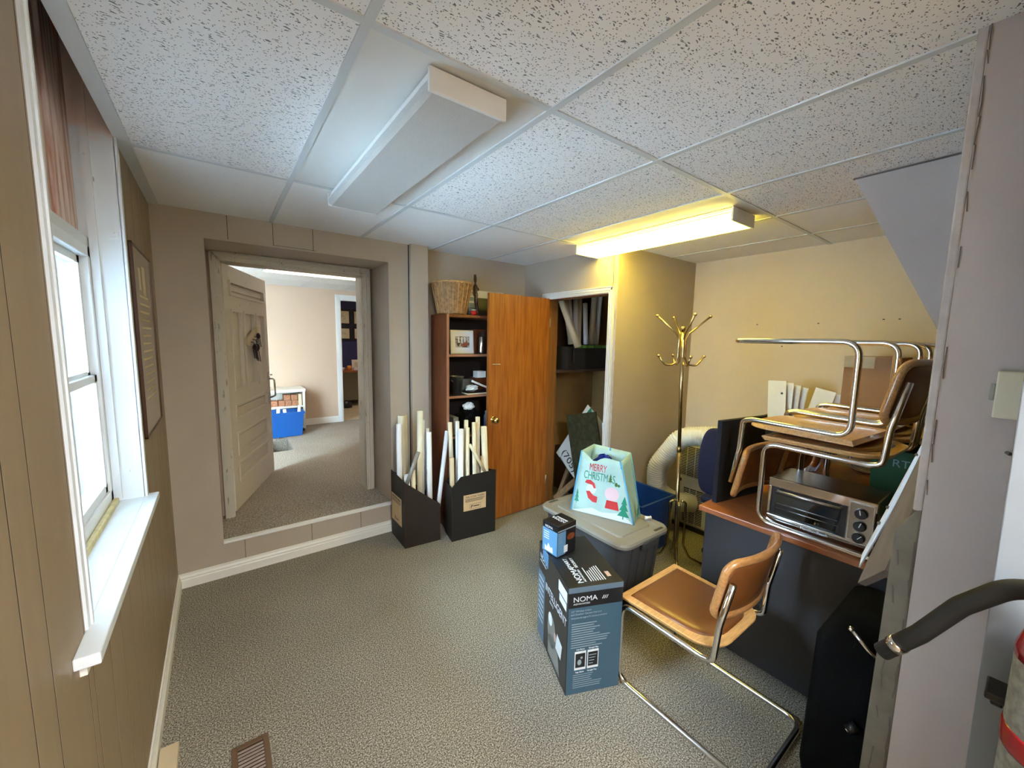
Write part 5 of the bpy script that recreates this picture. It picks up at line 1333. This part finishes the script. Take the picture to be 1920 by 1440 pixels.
# plain stand-ins for the printed figures: simple coloured shapes only
b = MB(); b.poly(fr, [(.080, .205), (.090, .226), (.120, .230), (.150, .212), (.162, .180), (.148, .178), (.135, .198), (.11, .20)], .0004); on_panel(b.bm, .0008); b.build('red_print', 'bagred', front)
b = MB(); b.poly(fr, [(.095, .15), (.12, .155), (.15, .13), (.18, .125), (.178, .085), (.15, .085), (.115, .105)], .0004); on_panel(b.bm, .0008); b.build('red_print', 'bagred', front)
b = MB(); b.poly(fr, [(.245, .120), (.32, .120), (.335, .065), (.238, .065)], .0004); on_panel(b.bm, .0008); b.build('red_print', 'bagred', front)
b = MB(); b.disc(fr, .278, .165, .050, .045, .0004); on_panel(b.bm, .0010); b.build('pink_print', 'bagpink', front)
b = MB(); b.disc(fr, .130, .170, .036, .036, .0003); on_panel(b.bm, .0006); b.build('white_print', 'bagsnow', front)
b = MB(); b.disc(fr, .300, .232, .010, .014, .0004); b.disc(fr, .318, .228, .010, .009, .0004); on_panel(b.bm, .0012); b.build('leaf_print', 'bagleaf', front)
for (A_, D_, fx_) in (((FR_.lerp(BR, .25)+Vector((0, 0, .0))), None, 0),):
    s_fr = Frame(FR_, BR-FR_, (0, 0, 1)); b = MB(); tri_tree(b, Frame(s_fr.at(0, 0, .008), s_fr.U, s_fr.V), .06, .03, .06, .13); b.build('tree_print', 'baggreen', t)
b = MB(); b.tube([TFR+(TFL-TFR)*.02+Vector((0, 0, .003)), TFR+(FR_-TFR)*.12+(TFL-TFR)*.02], .005, 6); b.build('handle_stitch', 'bagtrim', t)
b = MB(); mid = TBL.lerp(TBR, .45); b.prism([mid+Vector((-.004, 0, .001)), mid+Vector((-.004, 0, -.06))+(BL-TBL)*0, mid.lerp(TBR, .08)+Vector((-.004, 0, -.06)), mid.lerp(TBR, .08)+Vector((-.004, 0, .001))], (-.003, -.001, 0)); b.build('handle_stitch', 'bagtrim', t)
crumple('blue_parcel', (2.152, 1.785, .665), .080, (.62, 1.10, 1.05), 12, 'deep blue wrapped parcel sticking out of the open christmas bag', 'parcel', 'bagcontent')
tag(MB().tube([(2.24, 1.50, LT+.012), (2.275, 1.475, LT+.012), (2.292, 1.49, LT+.012)], [.012, .010, .006], 8).build('white_tube', 'white'), 'small white tube lying on the tote lid beside the christmas bag', 'tube')
t = thing('blue_bin', 'open dark blue plastic bin on the floor behind the grey tote', 'bin', (2.7, 1.85, 0))
b = MB(); binshape(b, 2.44, 2.86, 1.66, 2.03, .003, .43, .03); b.build('body', 'bluebin', t)
b = MB(); b.box(2.43, 2.87, 1.650, 1.664, .405, .432); b.box(2.43, 2.87, 2.026, 2.040, .405, .432); b.box(2.43, 2.444, 1.664, 2.026, .405, .432); b.box(2.856, 2.870, 1.664, 2.026, .405, .432); b.build('rim', 'bluebin', t)

# ================================================================== PRINTED CARTONS
A0 = Vector((1.209, 1.172, 0)); B0 = Vector((1.458, 1.066, 0)); U_ = (B0-A0).normalized(); Wd = (B0-A0).length
D_ = Vector((-U_.y, U_.x, 0)); Dp = .44; Ht = .532
t = thing('security_kit_box', 'large black and slate-blue printed carton on the carpet with tape torn at its top edge', 'box', tuple(A0+U_*Wd/2))
b = MB(); b.prism([A0, B0, B0+D_*Dp, A0+D_*Dp], (0, 0, Ht)); bx = b.build('carton', 'nomablack', t, bevel=.002)
F1 = Frame(A0, U_, (0, 0, 1))                        # front face
b = MB(); b.rect(F1, .002, Wd-.002, .002, .432, .0006); b.build('front_print', 'nomablue', t)
b = MB(); b.rect(F1, .0, Wd, .505, Ht-.001, .0006); b.build('front_band', 'nomadeep', t)
f2 = Frame(F1.at(0, 0, .0007), F1.U, F1.V)
b = MB(); b.text('NOMA', f2, .022, .462, .034, sx=1.15); b.text('ADVANCED', f2, .024, .448, .010, sx=1.5)
for k in range(3): b.poly(f2, [(.165+k*.010, .462), (.168+k*.010, .462), (.176+k*.010, .478), (.173+k*.010, .478)], .0004)
b.build('lettering', 'print', t)
b = MB(); b.text('3.2" Wireless Indoor', f2, .015, .412, .013, sx=.9); b.text('and Outdoor Camera Intercom', f2, .015, .397, .013, sx=.9); b.text('Accessoires de range et Tel Camera et commande', f2, .015, .380, .012, sx=.72)
rnd = random.Random(4)
for k in range(11): b.rect(f2, .02, .02+rnd.uniform(.10, .20), .350-k*.0115, .354-k*.0115, .0003)
for k in range(7): b.rect(f2, .035, .035+rnd.uniform(.08, .15), .095-k*.0105, .098-k*.0105, .0003)
b.build('small_print', 'printdim', t)
b = MB(); b.text('App Store', f2, .046, .222, .010); b.text('Google Play', f2, .108, .222, .010); b.text('App Store', f2, .046, .108, .010); b.text('Google Play', f2, .104, .108, .010); b.build('lettering', 'print', t)
for x in (.040, .103):
    b = MB(); b.rect(f2, x, x+.056, .122, .215, .0004); ph = b.build('phone_print', 'print', t)
    b = MB(); f3 = Frame(f2.at(0, 0, .0005), f2.U, f2.V); b.rect(f3, x+.004, x+.052, .134, .204, .0004); sc_ = b.build('screen_print', 'nomablack', ph)
    b = MB(); f4 = Frame(f3.at(0, 0, .0005), f2.U, f2.V)
    if x < .1: b.disc(f4, x+.024, .160, .010, .014, .0003); b.disc(f4, x+.034, .182, .006, .006, .0003)
    else:
        for q in range(4): b.rect(f4, x+.008, x+.030+.005*q, .145+.014*q, .149+.014*q, .0003)
    b.build('print', 'printdim', sc_)
F2_ = Frame(A0+D_*Dp, -D_, (0, 0, 1))                # left face, seen at a slant
b = MB(); b.rect(F2_, .002, .115, .002, .38, .0006); b.build('side_print', 'nomadeep', t)
g2 = Frame(F2_.at(0, 0, .0007), F2_.U, F2_.V)
b = MB(); b.text('NOMA', g2, .030, .455, .040, sx=1.0); b.text('ADVANCED', g2, .030, .437, .012, sx=1.6); b.text('INTELLIGENT', g2, .130, .330, .058, sx=.86); b.text('S A F E', g2, .20, .300, .018); b.build('lettering', 'print', t)
b = MB()
for k in range(9): b.rect(g2, .015, .095, .340-k*.030, .346-k*.030, .0003)
b.build('small_print', 'print', t)
b = MB(); b.rect(g2, .330, .420, .405, .440, .0004); b.rect(g2, .315, .425, .448, .500, .0004); b.build('label_print', 'white', t)
b = MB(); b.disc(g2, .235, .165, .060, .085, .0004); b.poly(g2, [(.19, .02), (.36, .02), (.33, .13), (.26, .17), (.19, .12)], .0004); b.build('grey_print', 'totelid', t)
b = MB(); b.poly(Frame(g2.at(0, 0, .0005), g2.U, g2.V), [(.30, .13), (.37, .12), (.385, .20), (.315, .215)], .0004); b.disc(Frame(g2.at(0, 0, .0005), g2.U, g2.V), .215, .22, .028, .034, .0004); b.build('white_print', 'white', t)
b = MB(); b.disc(Frame(g2.at(0, 0, .0010), g2.U, g2.V), .29, .175, .016, .024, .0004); b.build('skin_print', 'skin', t)
F3_ = Frame(A0+Vector((0, 0, Ht)), U_, D_)           # top
h2 = Frame(F3_.at(0, 0, .0003), D_, -U_)             # lettering reads from the right
b = MB(); b.text('NOMA', h2, .025, -.085, .042, sx=1.0); b.text('ADVANCED', h2, .030, -.100, .013, sx=1.4); b.text('SMART', h2, .145, -.075, .028); b.text('SECURITY', h2, .145, -.105, .020)
b.build('lettering', 'print', t)
b = MB()
for k in range(7): b.rect(h2, .030, .030+rnd.uniform(.07, .12), -.125-k*.012, -.121-k*.012, .0004)
b.build('small_print', 'print', t)
b = MB(); b.rect(h2, .05, .09, -.235, -.215, .0004); b.build('red_print', 'skin', t)
b = MB(); b.hexa([F2_.at(.075, Ht-.055, .001), F2_.at(.16, Ht-.075, .001), F2_.at(.16, Ht-.0, .001), F2_.at(.075, Ht-.0, .001), F2_.at(.075, Ht-.055, .003), F2_.at(.16, Ht-.075, .003), F2_.at(.16, Ht, .003), F2_.at(.075, Ht, .003)]); b.build('tape', 'nomasky', t)
# small carton on top
A1 = Vector((1.335, 1.386, Ht+.0015)); B1 = Vector((1.470, 1.392, Ht+.0015)); U1 = (B1-A1).normalized(); W1 = .137; D1 = Vector((-U1.y, U1.x, 0)); P1 = .110; H1 = .165
t = thing('small_camera_box', 'small black and blue printed carton standing on the large printed carton', 'box', tuple(A1))
B1 = A1+U1*W1
b = MB(); b.prism([A1, B1, B1+D1*P1, A1+D1*P1], (0, 0, H1)); b.build('carton', 'nomablack', t, bevel=.0015)
F = Frame(A1, U1, (0, 0, 1)); b = MB(); b.rect(F, .002, .060, .004, .128, .0005); b.build('front_print', 'nomasky', t)
f2 = Frame(F.at(0, 0, .0006), F.U, F.V); b = MB(); b.rect(f2, .0, W1, .133, .139, .0003)
for k in range(6): b.rect(f2, .006, .036, .070+k*.010, .0725+k*.010, .0003)
b.build('small_print', 'printdim', t)
b = MB(); b.disc(f2, .100, .088, .030, .018, .0003); b.build('red_print', 'bookwood', t)
b = MB(); b.rect(f2, .048, .076, .012, .050, .0004); b.build('phone_print', 'print', t)
F = Frame(A1+D1*P1, -D1, (0, 0, 1)); b = MB(); b.rect(F, .002, P1-.002, .004, .130, .0005); sp_ = b.build('side_print', 'nomasky', t)
f2 = Frame(F.at(0, 0, .0006), F.U, F.V); b = MB(); b.text('NOMA', f2, .02, .137, .018); b.poly(f2, [(.02, .01), (.08, .01), (.075, .04), (.06, .035), (.045, .055), (.035, .03), (.02, .04)], .0003)
for k in range(4): b.rect(f2, .012, .05, .075+k*.012, .079+k*.012, .0003)
b.build('lettering', 'print', t)
F = Frame(A1+Vector((0, 0, H1+.0002)), D1, -U1); b = MB(); b.text('NOMA', F, .012, -.075, .030, sx=1.0); b.rect(F, .015, .09, -.090, -.083, .0003); b.build('lettering', 'print', t)

# ================================================================== BLACK BAG BEHIND THE FLOOR CHAIR
t = thing('black_bag', 'big black rolling bag standing in the dark between the desk and the partition edge', 'bag', (1.87, .30, 0))
b = MB(); b.loft([rrect(1.66, 2.05, .03, .40, .05, .03), rrect(1.65, 2.06, .02, .41, .05, .10), rrect(1.66, 2.05, .03, .40, .05, .60), rrect(1.70, 2.01, .06, .36, .06, .70), rrect(1.76, 1.95, .11, .30, .05, .725)], True, True); b.build('body', 'blackcloth', t)
b = MB(); b.tube([(1.655, .300, .695), (1.650, .255, .655), (1.652, .215, .63)], .006, 8); b.ball((1.655, .300, .695), .009, 8); b.build('buckle', 'chrome', t, smooth=True)
b = MB(); b.tube([(1.632, .275, .355), (1.648, .255, .375)], [.012, .018], 12); b.build('strap_end', 'black', t)
b = MB(); b.tube([(1.630, .277, .353), (1.632, .275, .355)], [.006, .007], 10); b.build('rivet', 'chrome', t)
for y in (.07, .36): MB().cyl((1.70, y, .032), (1.73, y, .032), .031, 14).build('wheel', 'rubber', t)

# ================================================================== FIRE EXTINGUISHER AT THE RIGHT EDGE
t = thing('fire_extinguisher', 'fire extinguisher with a red top on a bracket at the right edge of the room', 'fire extinguisher', (1.10, -.075, .70))
EX, EY = 1.085, -.088; Rr = .072
MB().lathe([(Rr-.02, .55), (Rr, .565), (Rr, 1.115), (Rr-.006, 1.135)], (EX, EY, 0), 32).build('cylinder', 'extlabel', t, smooth=True)
MB().lathe([(Rr+.0006, 1.118), (Rr+.0006, 1.135), (Rr-.008, 1.168), (Rr-.035, 1.195), (.022, 1.203)], (EX, EY, 0), 32).build('red_shoulder', 'extred', t, smooth=True)
MB().lathe([(Rr+.0008, .955), (Rr+.0022, .960), (Rr+.0022, .990), (Rr+.0008, .995)], (EX, EY, 0), 32).build('red_band', 'extred', t, smooth=True)
b = MB(); b.lathe([(.02, 1.203), (.02, 1.25), (.012, 1.255)], (EX, EY, 0), 16); b.tube([(EX, EY, 1.245), (EX, EY-.10, 1.26)], .009, 8); b.tube([(EX, EY, 1.25), (EX, EY-.09, 1.29)], .007, 8); b.build('valve', 'chromeold', t)
b = MB(); b.box(EX+.02, EX+.08, EY+Rr-.006, EY+Rr+.024, .995, 1.010); b.box(EX+.06, EX+.08, EY+Rr+.0, EY+Rr+.016, .965, .995); b.build('strap_clip', 'black', t, bevel=.003)
b = MB(); b.box(EX+Rr+.001, 1.199, EY-.02, EY+.02, .60, 1.10); b.build('bracket', 'black', t)
hp_ = fillet([(1.085, -.095, 1.235), (1.12, -.06, 1.232), (1.16, .0, 1.195), (1.18, .055, 1.118), (1.19, .105, 1.020), (1.20, .160, .935)], .10, 6)
b = MB(); b.tube(hp_, .0175, 16); b.build('hose', 'rubber', t, smooth=True)
d_ = (Vector(hp_[-1])-Vector(hp_[-2])).normalized(); e_ = Vector(hp_[-1])
b = MB(); b.tube([e_-d_*.052, e_-d_*.034], .0192, 18); b.build('ferrule', 'chrome', t)
